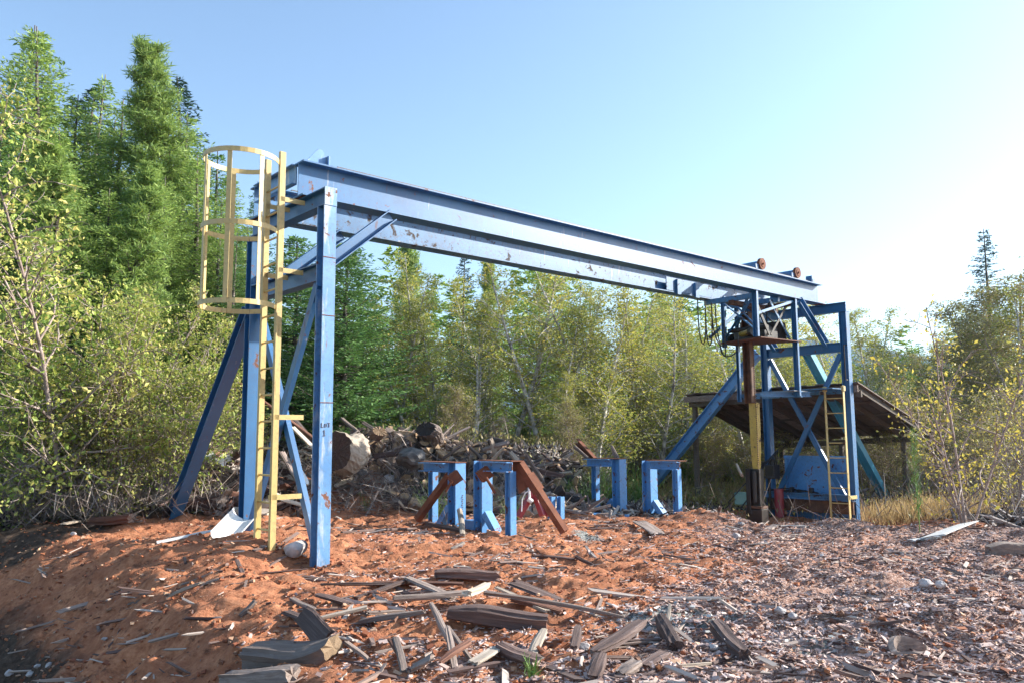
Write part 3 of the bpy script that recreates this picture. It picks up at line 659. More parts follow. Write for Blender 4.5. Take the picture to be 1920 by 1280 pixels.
# rusty arms
def arm(t, p0, p1, th=.11):
    m = MB(); m.bar(p0, p1, V, th, th*.8); m.build('rusty_arm', M['rust'], t)
arm(tB, at(975, 868, 11.7), at(1059, 996, 11.4)); arm(tA, at(843, 890, 12.8), at(782, 974, 13.0))
m = MB()
P = [at(957, 862, 11.75), at(982, 862, 11.7), at(1003, 900, 11.65), at(988, 915, 11.65), at(975, 925, 11.7), at(960, 880, 11.75)]
m.add(P+[p+V*.03 for p in P], [(0, 1, 2, 3, 4, 5)[::-1], (6, 7, 8, 9, 10, 11)]+[(i, (i+1) % 6, 6+(i+1) % 6, 6+i) for i in range(6)]); m.build('gusset_plate', M['rust'], tB)
m = MB(); m.bar(at(990, 890, 11.6), at(1010, 920, 11.58), V, .15, .12); m.build('sleeve', M['rust'], tB)
for tt, p, q_, Y in ((tB, (897, 878), (920, 898), 11.85), (tA, (845, 888), (860, 902), 12.45)):
    m = MB(); m.box(at((p[0]+q_[0])/2, (p[1]+q_[1])/2, Y), (.17, .06, .17), Vector((.8, .1, .55)).normalized(), V, Vector((-.55, .1, .8)).normalized()); m.build('clamp', M['rust'], tt)
m = MB(); m.tube([at(911, 894, 11.75), at(928, 923, 11.65)], .022, 8); m.build('handle_bar', M['rust'], tB)
m = MB(); m.tube([at(848, 900, 12.4), at(835, 921, 12.4)], .022, 8); m.build('handle_bar', M['rust'], tA)
m = MB()
for k in range(14): p = qA(.14+.01*(k % 2), -.004, zA+.12+k*.03); m.box(p, (.022, .006, .016), U, V, Z)
m.build('stencil_writing', M['mark'], tA)
# footing slabs
m = MB(); a = at(1100, 964, 15.2); m.box(a+Vector((.38, 0, 0)), (.85, .5, .05), Vector((.97, -.2, 0)), Vector((.2, .97, 0)), Z); tag(m.build('footing_slab', M['sky'], bevel=.006), 'flat blue steel footing slab left of the right pair of stands', 'slab')
m = MB(); a = at(890, 983, 12.3); m.box(a, (.30, .16, .14), V, U, Z); tag(m.build('spacer_block', M['sky'], bevel=.006), 'short blue channel lying between the left pair of stands', 'channel')
# red jack behind, white cable, small blue frame
t = thing('red_jack_stand', 'dark red steel jack stand behind the rusty leg', 'jack stand', at(985, 975, 13.2))
for x0, y0, x1, y1 in ((1000, 920, 972, 968), (1001, 918, 1018, 966), (1010, 925, 1030, 965)):
    m = MB(); m.bar(at(x0, y0, 13.2), at(x1, y1, 13.1), V, .10, .07); m.build('leg', M['red'], t)
m = MB(); m.tube([at(991, 905, 13.1), at(993, 935, 13.1)], .02, 8); m.tube([at(990, 934, 13.1), at(998, 940, 13.1)], .04, 8); m.build('screw', M['white'], t)
m = MB(); m.tube([at(978, 958, 13), at(979, 935, 13), at(985, 923, 13), at(995, 918, 13), at(999, 921, 13)], .011, 6); tag(m.build('cable', M['white']), 'white cable hanging in an arc beside the red jack stand', 'cable')
t = thing('blue_frame', 'small blue steel frame with two uprights behind the slanting rusty leg', 'steel frame', at(1045, 968, 13.8))
for x in (1034, 1051): m = MB(); m.ibeam(at(x, 972, 13.8), at(x, 930, 13.8), V, .10, .09); m.build('upright', M['sky'], t)
m = MB(); m.bar(at(1030, 958, 13.78), at(1055, 958, 13.78), Z, .06, .03); m.build('crossbar', M['sky'], t)
# rusty channel poking up behind the right stands
m = MB(); m.chan(at(1085, 826, 16.8), at(1118, 862, 16.2), Z, .12, .08); tag(m.build('rusty_channel', M['rust']), 'rusty steel channel poking up behind the right pair of stands', 'channel')
# white trough and strip near the ladder
m = MB(); a, b_ = at(460, 958, 9.9), at(418, 1003, 9.3)
ax = (b_-a).normalized(); sd = ax.cross(Vector((.2, -.8, .5))).normalized(); nn = sd.cross(ax)
pr = [(math.cos(x)*.15, math.sin(x)*.11) for x in np.linspace(PI, 2*PI, 9)]+[(math.cos(x)*.143, math.sin(x)*.103) for x in np.linspace(2*PI, PI, 9)]
m.ext(pr, a, b_, sd, nn); m2 = tag(m.build('metal_trough', M['white']), 'curved white sheet metal trough leaning beside the ladder foot', 'trough')
for p in m2.data.polygons: p.use_smooth = False

# ------------------------------------------------------------------ wood pieces
def plank_mesh(name, Ln, w, t, mats, seed, jag=.25, bend=.0, nseg=9, P=16, ex=.55, tp=.45, amp=.012):
    """splintered piece of wood: rounded section with lengthwise ridges and ragged ends"""
    rs = np.random.RandomState(seed); nseg = max(nseg, 10); v = []
    ta, tb = 1-tp*rs.rand()**1.5, 1-tp*rs.rand()**1.5; ph_ = rs.rand()*6
    ridge = np.clip(rs.randn(P), -1.6, 1.6)*min(.16, amp/min(w, t)+.02); ridge2 = np.clip(rs.randn(P), -1.6, 1.6)*min(.16, amp/min(w, t)+.02)
    a = np.arange(P)*2*PI/P
    cy_, cz_ = np.sign(np.cos(a))*np.abs(np.cos(a))**ex*.5, np.sign(np.sin(a))*np.abs(np.sin(a))**ex*.5
    e0, e1 = jag*w*rs.rand(P)*1.4, jag*w*rs.rand(P)*1.4
    for i in range(nseg+1):
        u = i/nseg; k = min(1, ta+(1-ta)*u*3)*min(1, tb+(1-tb)*(1-u)*3)
        off = bend*math.sin(u*PI)+.06*t*math.sin(ph_+u*7); oy = .05*w*math.sin(ph_*2+u*5)
        rd = ridge*(1-u)+ridge2*u+.02*rs.randn(P)
        x = (u-.5)*Ln+(e0 if i == 0 else 0)-(e1 if i == nseg else 0)
        v.append(np.stack([np.zeros(P)+x, oy+cy_*w*k*(1+rd), off+cz_*t*k*(1+rd)], -1))
    v = list(np.concatenate(v)); n0 = len(v); v += [v[0]*0+[-.5*Ln+jag*w*.9, 0, 0], v[0]*0+[.5*Ln-jag*w*.9, 0, 0]]
    f = [(i*P+j, i*P+(j+1) % P, (i+1)*P+(j+1) % P, (i+1)*P+j) for i in range(nseg) for j in range(P)]; m0 = len(f)
    f += [(n0, (j+1) % P, j) for j in range(P)]+[(n0+1, nseg*P+j, nseg*P+(j+1) % P) for j in range(P)]
    return mesh_np(name, v, faces=f, mats=mats, midx=[0]*m0+[len(mats)-1]*(2*P))
pn = [0]
def lay(name, label, cat_, x0, y0, x1, y1, w, t, mat, end=None, lift0=0, lift1=0, group=None, bend=0, jag=.3, Y=None, roll=0, nseg=9):
    pn[0] += 1
    if Y: p0, p1 = at(x0, y0, Y[0]), at(x1, y1, Y[1])
    else: p0, p1 = gp(x0, y0)+Z*(t*.35+lift0), gp(x1, y1)+Z*(t*.35+lift1)
    me = plank_mesh(name, (p1-p0).length, w, t, [M[mat], M[end or mat]], pn[0], jag, bend, nseg)
    o = bpy.data.objects.new(name, me); COL.objects.link(o)
    ax = (p1-p0).normalized(); sd = Z.cross(ax).normalized(); up = ax.cross(sd)
    mt = Matrix((ax, sd, up)).transposed().to_4x4() @ Matrix.Rotation(roll, 4, 'X')
    o.matrix_world = Matrix.Translation((p0+p1)/2) @ mt
    return tag(o, label, cat_, group)
FG = 'broken boards scattered in the foreground'
lay('split_log', 'thick grey split log with an orange cut end at the bottom left', 'log', 470, 1246, 628, 1244, .24, .16, 'wood_grey', 'cut', .0, .02, jag=.07, nseg=14, roll=.25, bend=-.05)
lay('bark_slab', 'ridged dark slab standing up behind the thick grey split log', 'slab', 560, 1185, 612, 1222, .16, .03, 'wood_dark', None, .12, .06, roll=.9)
lay('split_log', 'weathered log corner cut off by the bottom edge of the photo', 'log', 425, 1290, 558, 1282, .2, .12, 'wood_grey', None)
lay('timber_beam', 'square dark timber with a bleached top in the middle foreground', 'timber', 838, 1165, 1028, 1192, .14, .13, 'wood_dark', 'wood_red', .02, .02, jag=.08, roll=.1)
B = lambda label, *a, **k: lay('broken_board', label, 'board', *a, **k)
B('long thin grey curved slat right of the square timber', 905, 1143, 1172, 1176, .045, .03, 'wood_grey', lift0=.12, lift1=.02, bend=.02)
B('pale thin slat left of centre pointing at the split log', 562, 1181, 690, 1150, .05, .03, 'wood_pale', lift0=.02, lift1=.03)
B('narrow grey slat continuing right of the pale thin slat', 682, 1166, 760, 1150, .07, .03, 'wood_grey')
B('long dark slat lying across the upper middle foreground', 600, 1096, 765, 1101, .06, .025, 'wood_dark')
B('long reddish slat ending at the dark plank tangle', 700, 1100, 870, 1104, .07, .03, 'wood_red', lift1=.04)
B('twisted ridged grey board running down from the long reddish slat', 760, 1102, 855, 1124, .09, .03, 'wood_grey', lift0=.05)
B('dark board crossing under the ridged grey board', 665, 1130, 765, 1105, .05, .03, 'wood_dark', lift1=.03)
B('grey rail lying behind the square timber', 735, 1136, 880, 1128, .08, .05, 'wood_grey', lift0=.03, lift1=.05)
B('thick dark plank at the back of the tangle', 812, 1088, 940, 1100, .14, .09, 'wood_dark', lift0=.03, lift1=.04)
B('dark flat board right of the tangle', 960, 1110, 1052, 1132, .17, .03, 'wood_dark', lift0=.04)
B('pale edged board lying in front of the dark flat board', 930, 1122, 1030, 1150, .06, .03, 'wood_pale', lift0=.08)
B('dark red board below the pale edged board', 960, 1135, 1062, 1156, .10, .03, 'wood_red', lift0=.03)
B('bleached forked chunk on the square timber', 875, 1150, 915, 1128, .07, .05, 'wood_pale', lift0=.12, lift1=.12)
B('dark short board left of the tangle', 592, 1128, 660, 1144, .08, .03, 'wood_dark', lift0=.03)
B('grey splintered board left of the dark short board', 546, 1126, 590, 1146, .05, .03, 'wood_grey')
B('grey slat just left of the square timber', 672, 1173, 800, 1162, .06, .04, 'wood_grey', lift1=.04)
B('dark bark strip above the split log', 535, 1150, 592, 1172, .08, .03, 'wood_dark')
B('thin dark twig like slat right of the split log', 648, 1222, 692, 1245, .035, .02, 'wood_grey', lift0=.06)
B('bleached board in the left foreground with a frayed end', 316, 1130, 378, 1106, .09, .03, 'wood_pale', lift0=.01, lift1=.04)
B('dull grey board beside the frayed bleached board', 240, 1136, 322, 1120, .05, .03, 'wood_grey', lift1=.02)
B('thin pale slat at the left middle of the dirt', 338, 1098, 402, 1076, .04, .02, 'wood_grey')
B('second thin slat near the left middle of the dirt', 375, 1098, 420, 1084, .03, .02, 'wood_grey')
B('short dark stick standing in the dirt left of the tall post', 443, 1063, 458, 1086, .04, .02, 'wood_dark', lift0=.05)
B('brown board with a pale end left of the tangle', 448, 1162, 480, 1142, .05, .03, 'wood_grey', lift1=.03)
B('crooked grey branch piece in the centre foreground', 806, 1188, 845, 1208, .04, .03, 'wood_grey', lift0=.14)
B('long thin branch leaning right in the centre foreground', 840, 1205, 885, 1250, .035, .025, 'wood_grey', lift0=.1, lift1=.02)
B('pale curved slat at the bottom centre', 885, 1255, 945, 1226, .08, .025, 'wood_pale', lift0=.02, lift1=.04)
B('upright grey stake at the bottom centre', 838, 1222, 856, 1268, .04, .03, 'wood_grey', lift0=.1)
B('grey stake left of the upright stake', 742, 1232, 758, 1276, .05, .03, 'wood_grey', lift0=.08)
B('pinkish bent stick beside the grey stake', 730, 1228, 772, 1268, .03, .025, 'wood_red', lift0=.07)
B('dark broad chunk at the bottom centre', 930, 1235, 1012, 1268, .11, .07, 'wood_dark', 'wood_grey', lift0=.04)
B('pale jagged chunk above the dark broad chunk', 995, 1238, 1020, 1210, .07, .03, 'wood_pale', lift1=.06)
B('brown board propped up at the bottom right of centre', 1112, 1238, 1208, 1205, .11, .04, 'wood_dark', 'wood_grey', lift0=.02, lift1=.12)
B('thin black board under the propped brown board', 1068, 1240, 1190, 1236, .07, .02, 'wood_dark')
B('ragged dark slab at the bottom edge', 1110, 1278, 1130, 1245, .09, .04, 'wood_dark', lift1=.06)
B('ragged brown slab right of the ragged dark slab', 1158, 1276, 1200, 1258, .09, .05, 'wood_grey')
B('dark board slanting up right of the ragged slabs', 1205, 1268, 1252, 1246, .08, .04, 'wood_dark', lift1=.05)
B('short dark peg leaning above the gravel stones', 1076, 1222, 1086, 1200, .06, .04, 'wood_dark', lift1=.08)
B('dark timber slanting down right from the gravel patch', 1342, 1196, 1398, 1246, .10, .09, 'wood_dark', 'wood_dark', lift0=.04)
B('dark timber left of the slanting timber', 1236, 1188, 1268, 1228, .10, .09, 'wood_dark', lift0=.06)
B('pale thin slat lying flat at the lower right of centre', 1272, 1250, 1340, 1250, .03, .02, 'wood_pale')
B('upright white splinter standing by the gravel', 1250, 1180, 1258, 1160, .03, .015, 'wood_pale', lift1=.10)
B('thin dark board lying on orange dirt right of centre', 1000, 1046, 1080, 1050, .05, .03, 'wood_dark', lift0=.01)
B('dark branch bent down from the thin dark board', 1078, 1050, 1115, 1062, .04, .03, 'wood_dark', lift0=.03)
B('purplish grey board lying in front of the right stands', 1198, 985, 1236, 1006, .22, .03, 'wood_grey', lift0=.05)
B('bright bleached board on the orange dirt left of the long leg', 845, 1031, 872, 1020, .06, .03, 'wood_pale')
B('grey board on the mound in front of the shed', 1430, 1002, 1456, 990, .12, .03, 'wood_grey', lift1=.03)
B('brown beam edge lying at the crest on the left', 165, 990, 252, 990, .18, .12, 'wood_red', 'wood_grey', lift0=.05, lift1=.05)
B('pale slat on the left crest beside the brown beam edge', 115, 985, 150, 978, .08, .03, 'wood_pale')
B('grey and white slab on the left crest under the shrub', 75, 976, 140, 964, .22, .05, 'wood_pale', lift0=.02, lift1=.05)
B('long white strip lying left of the metal trough', 292, 1020, 415, 1003, .06, .03, 'white', lift1=.05)
B('fallen black board across the foot of the slope behind the tall post', 640, 1003, 780, 992, .06, .04, 'wood_dark')
B('dark rail lying left of the left stands', 800, 990, 870, 998, .08, .06, 'wood_dark', lift0=.04)
B('short pale stump stake in front of the leftmost stand', 862, 985, 868, 1006, .08, .06, 'wood_pale', lift0=.22)
B('brown curved root piece at the bottom edge', 820, 1262, 880, 1240, .05, .04, 'wood_red', lift1=.06)
B('flat grey slab lying right of the bottom stakes', 770, 1262, 815, 1250, .13, .03, 'wood_grey', lift1=.05)
B('fallen dark log at the right edge of the dirt', 1850, 1040, 1935, 1036, .2, .16, 'wood_grey', jag=.1)
B('brilliant white bleached board on the right', 1742, 1018, 1820, 996, .34, .03, 'white', lift0=.03, lift1=.14, roll=-.25)
B('smaller white board tucked under the brilliant white board', 1706, 1018, 1765, 1008, .14, .03, 'white')
B('pale board on the ground behind the brilliant white board', 1798, 972, 1868, 974, .12, .03, 'wood_pale')
B('bright white slab behind the left slanting brace', 372, 850, 428, 864, .24, .08, 'white', Y=(13.6, 13.3), roll=.5)
B('long orange tipped plank crossing behind the ladder', 442, 714, 600, 830, .10, .05, 'wood_red', Y=(15.5, 15.2))
B('dark split plank up the heap between the tall post and ladder', 545, 780, 585, 828, .14, .05, 'wood_grey', Y=(15.6, 15.2), roll=.6)
B('white topped plank on the heap left of the tall post', 548, 800, 598, 850, .10, .05, 'wood_pale', Y=(15.1, 14.8))
B('grey plank sticking up from the heap right of the tall post', 640, 783, 675, 812, .09, .05, 'wood_grey', Y=(16.0, 15.8))
B('grey stick leaning against the plank right of the tall post', 645, 828, 672, 806, .07, .05, 'wood_grey', Y=(15.7, 15.8))
B('long plank lying down the slope beside the slanting brace', 528, 845, 560, 905, .11, .05, 'wood_grey', Y=(14.6, 14.2))
B('white curved board low on the slope near the slanting brace', 560, 880, 577, 908, .09, .05, 'white', Y=(14.2, 14.0))
for i, (a, b_, c, d_, mt) in enumerate([(915, 870, 945, 838, 'wood_pale'), (955, 845, 975, 870, 'wood_pale'), (905, 842, 955, 828, 'wood_grey'), (930, 858, 920, 820, 'wood_pale'), (1000, 880, 1060, 892, 'wood_dark'), (985, 850, 1020, 905, 'wood_grey'), (1075, 835, 1105, 860, 'wood_grey'), (870, 930, 905, 890, 'wood_grey'), (830, 860, 865, 835, 'wood_grey'), (890, 950, 915, 925, 'wood_grey'), (640, 930, 615, 890, 'wood_grey'), (700, 855, 760, 848, 'wood_dark'), (1145, 835, 1160, 862, 'wood_grey'), (1380, 868, 1392, 892, 'wood_pale')]):
    B('weathered plank jutting from the wood heap behind the stands', a, b_, c, d_, .10, .05, mt, Y=(15.8+.6*(a > 1050), 15.6+.6*(a > 1050)), group='planks jutting from the wood heap', roll=.4*i)
# curled slab, lower right
m = MB(); pts = []
n = 10
cc = gp(1716, 1243); tt = []
for i in range(n+1):
    a = math.radians(200-150*i/n); x = -.16*math.cos(a)*-1; tt.append((a, i))
v = []
for a, i in tt:
    c = cc+Vector((.17*math.cos(a)+.06, .05+.16*math.sin(a), .0)); w = .035+.03*math.sin(PI*i/n)
    h = .03+.09*math.sin(PI*i/n*.9)
    d = Vector((math.cos(a), math.sin(a), 0))
    v += [c-d*.012+Z*-.02, c+d*.012+Z*-.02, c+d*.02+Z*h, c-d*.016+Z*(h+.01)]
f = [(4*i+j, 4*i+(j+1) % 4, 4*i+4+(j+1) % 4, 4*i+4+j) for i in range(n) for j in range(4)]+[(3, 2, 1, 0), (4*n, 4*n+1, 4*n+2, 4*n+3)]
m.add(v, f); tag(m.build('bark_slab', M['wood_grey']), 'curled grey bark slab lying in the bark chips at lower right', 'slab')

# log rounds, split chunks, boulders: prototypes
def wedge_mesh(name, r, ln, a0, a1, seed, squash=1, nr=14, mats=None):
    rs = np.random.RandomState(seed); pts = []
    full = (a1-a0) > 6.2; k = nr
    ring = [(r*(1+.05*rs.randn())*math.cos(a), r*squash*(1+.05*rs.randn())*math.sin(a)) for a in np.linspace(a0, a1, k, endpoint=not full)]
    if not full: ring.append((.03*r, .02*r))
    n = len(ring); cx = sum(p[0] for p in ring)/n; cy = sum(p[1] for p in ring)/n
    v = []
    for e, sg in ((-.5, 1), (-.1, 1.02), (.3, 1.0), (.5, .97)):
        v += [(ln*(e+.04*rs.randn()), (p[0]-cx)*sg*(1+.03*rs.randn()), (p[1]-cy)*sg) for p in ring]
    f = [(i*n+j, i*n+(j+1) % n, (i+1)*n+(j+1) % n, (i+1)*n+j) for i in range(3) for j in range(n)]; mi = []
    for i in range(3):
        for j in range(n): mi.append(0 if (full or j < n-2) else 1)
    f += [tuple(range(n))[::-1], tuple(range(3*n, 4*n))]; mi += [1, 1]
    return mesh_np(name, v, faces=f, mats=mats or [M['bark'], M['cut']], midx=mi)
protos = [wedge_mesh('firewood_chunk', .13, .3, 0, PI, 1), wedge_mesh('firewood_chunk', .16, .32, 0, 1.7, 2), wedge_mesh('firewood_chunk', .11, .34, 0, 2*PI, 3),
          wedge_mesh('firewood_chunk', .17, .26, 0, 1.2, 4), wedge_mesh('firewood_chunk', .12, .24, 0, 2.4, 5, .8, mats=[M['wood_grey'], M['cut']]),
          wedge_mesh('firewood_chunk', .12, .2, 0, 2*PI, 6, .7, 5, mats=[M['wood_grey'], M['wood_pale']]), wedge_mesh('firewood_chunk', .12, .28, 0, PI, 8, 1, 4, mats=[M['wood_dark'], M['wood_grey']])]
def put(me, p, sc, name, label, cat_, group=None, rot=None):
    o = bpy.data.objects.new(name, me); COL.objects.link(o); o.location = p
    o.rotation_euler = rot or (rnd.uniform(0, 6.3), rnd.uniform(-.6, .6), rnd.uniform(0, 6.3)); o.scale = (sc, sc, sc)
    return tag(o, label, cat_, group)
hx = []
tries = 0
while len(hx) < 290 and tries < 9000:
    tries += 1
    px = rnd.gauss(800, 130); Y = rnd.uniform(14.7, 17.3); X = (px-960)/F*Y
    if px < 635 or px > 1075: continue
    if px > 880 and rnd.random() < .35: continue
    if px < 720 and Y < 15.7: continue
    zz = gz(X, Y)+.02
    if any((X-a)**2+(Y-b_)**2+(zz-c)**2 < .125**2 for a, b_, c in hx): continue
    hx.append((X, Y, zz))
    put(rnd.choice(protos), (X, Y, zz+rnd.uniform(0, .12)), rnd.choice((.5, .65, .8, .95, 1.2)), 'firewood_chunk', 'split firewood chunk heaped on the wood pile behind the gantry', 'firewood', 'split firewood chunks on the wood pile')
for i in range(120):
    px = rnd.uniform(335, 585); Y = rnd.uniform(12.2, 14.4) if px < 480 else rnd.uniform(13.3, 14.9); X = (px-960)/F*Y
    o = bpy.data.objects.new('broken_board', plank_mesh('broken_board', rnd.uniform(.35, 1.0), rnd.uniform(.05, .16), .035, [rnd.choice([M['wood_grey'], M['wood_dark'], M['wood_dark'], M['wood_red'], M['wood_pale']])], 300+i)); COL.objects.link(o)
    o.location = (X, Y, gz(X, Y)+rnd.uniform(.02, .22)); o.rotation_euler = (rnd.uniform(0, 3), rnd.uniform(-.6, .6), rnd.uniform(0, 6.3))
    tag(o, 'broken board in the debris heap around the foot of the blue rear post and brace', 'board', 'broken boards in the left debris heap')
for i in range(210):
    px = rnd.uniform(610, 1110); Y = rnd.uniform(14.6, 17.0); X = (px-960)/F*Y
    o = bpy.data.objects.new('branch', plank_mesh('branch', rnd.uniform(.4, 1.1), rnd.uniform(.03, .07), .04, [rnd.choice([M['wood_grey'], M['wood_grey'], M['wood_dark'], M['wood_pale']])], 400+i)); COL.objects.link(o)
    o.location = (X, Y, gz(X, Y)+rnd.uniform(.03, .2)); o.rotation_euler = (rnd.uniform(0, 3), rnd.uniform(-.7, .7), rnd.uniform(0, 6.3))
    tag(o, 'loose broken branch lying in the wood heap', 'branch', 'loose branches in the wood heap')
def logm(r, ln, seed, sq, m0, m1): return plank_mesh('log_round', ln, 2*r, 2*r*sq, [M[m0], M[m1]], seed, .05, 0, 12, 44, 1, .1, .007)
put(logm(.36, .62, 12, 1, 'wood_pale', 'wood_dark'), at(652, 850, 15.0), 1, 'log_round', 'big log round with a bright sunlit bark side, just right of the tall post', 'log', None, (0, .05, 1.0))
put(logm(.30, .42, 13, .6, 'wood_grey', 'bark'), at(808, 812, 16.4), 1, 'log_round', 'grey oval log round on the crest of the wood heap', 'log', None, (.2, .6, .9))
put(logm(.15, .4, 14, .6, 'wood_grey', 'cut'), at(708, 812, 16.0), 1, 'log_round', 'small grey round with a brown cut end beside the crest of the heap', 'log', None, (.3, .3, 1.9))
def rock_mesh(name, r, seed, mat, sq=.7):
    import bmesh
    bm = bmesh.new(); bmesh.ops.create_icosphere(bm, subdivisions=3, radius=1); rs = np.random.RandomState(seed)
    dirs = rs.randn(11, 3); dirs /= np.linalg.norm(dirs, axis=1)[:, None]; ds = .62+.3*rs.rand(11)
    for v_ in bm.verts:
        c = np.array(v_.co); k = min([1]+[d/max(1e-3, c@q_) for d, q_ in zip(ds, dirs) if c@q_ > .05]); v_.co = Vector(c*k*r*(1+.035*rs.randn())); v_.co.z *= sq
    me = bpy.data.meshes.new(name); bm.to_mesh(me); bm.free(); me.materials.append(mat); return me
def rk(px, py, r, label, mat='rock', sink=.15, Y=None, group=None, name='rock', sq=.7):
    p = at(px, py, Y) if Y else gp(px, py)
    return put(rock_mesh(name, r, int(px*7+py), M[mat], sq), p+Z*(r*(sq-sink)), 1, name, label, 'rock', group, (0, 0, rnd.uniform(0, 6)))
rk(555, 1050, .13, 'white angular rock beside the foot of the tall post', 'rock', .1, sq=.85)
rk(770, 868, .3, 'large dark boulder in the face of the wood heap', 'boulder', .4, 15.2, name='boulder')
rk(728, 905, .16, 'small dusty rock under the large dark boulder', 'rock', .4)
rk(672, 900, .20, 'dark chunky rock below the big log round', 'boulder', .4)
for px, py, r, lb in ((1735, 1100, .08, 'rounded pale stone, larger of two on the dark bark patch at right'), (1766, 1108, .07, 'rounded pale stone, right of two on the dark bark patch'), (1463, 1162, .06, 'pale stone at the left end of the dark hollow'), (1487, 1168, .045, 'small white stone right of the pale stone in the dark hollow'), (1188, 1200, .045, 'greenish triangular stone by the gravel patch'), (1218, 1186, .045, 'pale triangular stone above the gravel stones'), (1095, 1222, .055, 'white lumpy stone left of the propped board'), (1338, 1222, .045, 'white stone, lowest of three beside the slanting timber'), (1334, 1213, .035, 'grey stone, middle of three beside the slanting timber'), (1326, 1207, .03, 'small grey stone, top of three beside the slanting timber'), (1390, 986, .07, 'white stone on the shaded orange mound'), (1382, 1010, .08, 'round pale stone at the edge of the bark mound'), (92, 1255, .05, 'white stone in the shaded lower left bank'), (70, 1255, .04, 'small pale stone in the shaded lower left bank'), (17, 1270, .06, 'pale stone in the bottom left corner'), (56, 1272, .05, 'grey stone near the bottom left corner'), (138, 1003, .05, 'pale stone on the crest at the left'), (196, 1203, .035, 'small stone alone in the middle of the shaded bank'), (1181, 1180, .04, 'bluish stone at the left rim of the gravel patch'), (1160, 1168, .03, 'tiny bluish stone left of the gravel patch'), (1540, 1044, .04, 'grey stone on bark chips right of the mound')):
    rk(px, py, r*.78, lb)
for i, (px, py) in enumerate([(40, 945), (28, 947), (152, 915), (12, 935)]):
    rk(px, py, .09, ['white stone under the left shrub, right of a pair', 'white stone under the left shrub, left of a pair', 'white stone higher up among the left shrub stems', 'white stone at the left edge under the shrub'][i])
rk(5, 985, .35, 'black rounded stump at the left edge of the photo', 'boulder', .3, name='stump').data.materials[0] = M['bark']

# ------------------------------------------------------------------ vegetation generators
class TreeB:
    def __init__(s, seed): s.rs = np.random.RandomState(seed); s.seg = []; s.lp = []; s.ld = []
    def path(s, p, d, ln, r0, r1, n, wob=.1, grav=0.0):
        d = np.array(d, float); d /= np.linalg.norm(d); p = np.array(p, float); pts = [p.copy()]
        for i in range(n):
            d = d+s.rs.randn(3)*wob; d[2] += grav; d /= np.linalg.norm(d)
            q_ = p+d*ln/n; s.seg.append((p.copy(), q_.copy(), r0+(r1-r0)*i/n, r0+(r1-r0)*(i+1)/n)); p = q_; pts.append(p.copy())
        return pts, d
    def wood(s, name, mat, nside=5):
        A = np.array([a[0] for a in s.seg]); B_ = np.array([a[1] for a in s.seg]); r0 = np.array([a[2] for a in s.seg]); r1 = np.array([a[3] for a in s.seg])
        ax = B_-A; ax /= np.linalg.norm(ax, axis=1)[:, None]+1e-9
        ref = np.where(np.abs(ax[:, 2:3]) > .9, np.array([[1., 0, 0]]), np.array([[0, 0, 1.]]))
        a = np.cross(ax, ref); a /= np.linalg.norm(a, axis=1)[:, None]; b_ = np.cross(ax, a); n = len(A)
        th = np.arange(nside)*2*PI/nside
        ring = a[:, None, :]*np.cos(th)[None, :, None]+b_[:, None, :]*np.sin(th)[None, :, None]
        v = np.concatenate([A[:, None]+ring*r0[:, None, None], B_[:, None]+ring*r1[:, None, None]], 1).reshape(-1, 3)
        k = np.arange(nside); k2 = (k+1) % nside
        q_ = np.stack([k, k2, nside+k2, nside+k], -1)[None]+(np.arange(n)*2*nside)[:, None, None]
        return mesh_np(name, v, quads=q_.reshape(-1, 4), mats=[mat], smooth=True)
def leaves_np(name, P, D, ln, wd, mat, fold=.35, droop=0.0, seed=0, sv=.3):
    """leaf-shaped folded quads at P pointing along D"""
    rs = np.random.RandomState(seed); n = len(P)
    D = D+0; D[:, 2] -= droop; D /= np.linalg.norm(D, axis=1)[:, None]+1e-9
    R_ = rs.randn(n, 3); S = np.cross(D, R_); S /= np.linalg.norm(S, axis=1)[:, None]+1e-9; N = np.cross(D, S)
    l = (ln*np.exp(rs.randn(n)*sv))[:, None]; w = l*wd/ln
    v = np.stack([P, P+D*l*.45+S*w*.5+N*w*fold*.5, P+D*l, P+D*l*.45-S*w*.5+N*w*fold*.5], 1).reshape(-1, 3)
    q_ = np.arange(n*4).reshape(-1, 4)
    return mesh_np(name, v, quads=q_, mats=[mat])
def norm_rows(a): return a/(np.linalg.norm(a, axis=1)[:, None]+1e-9)
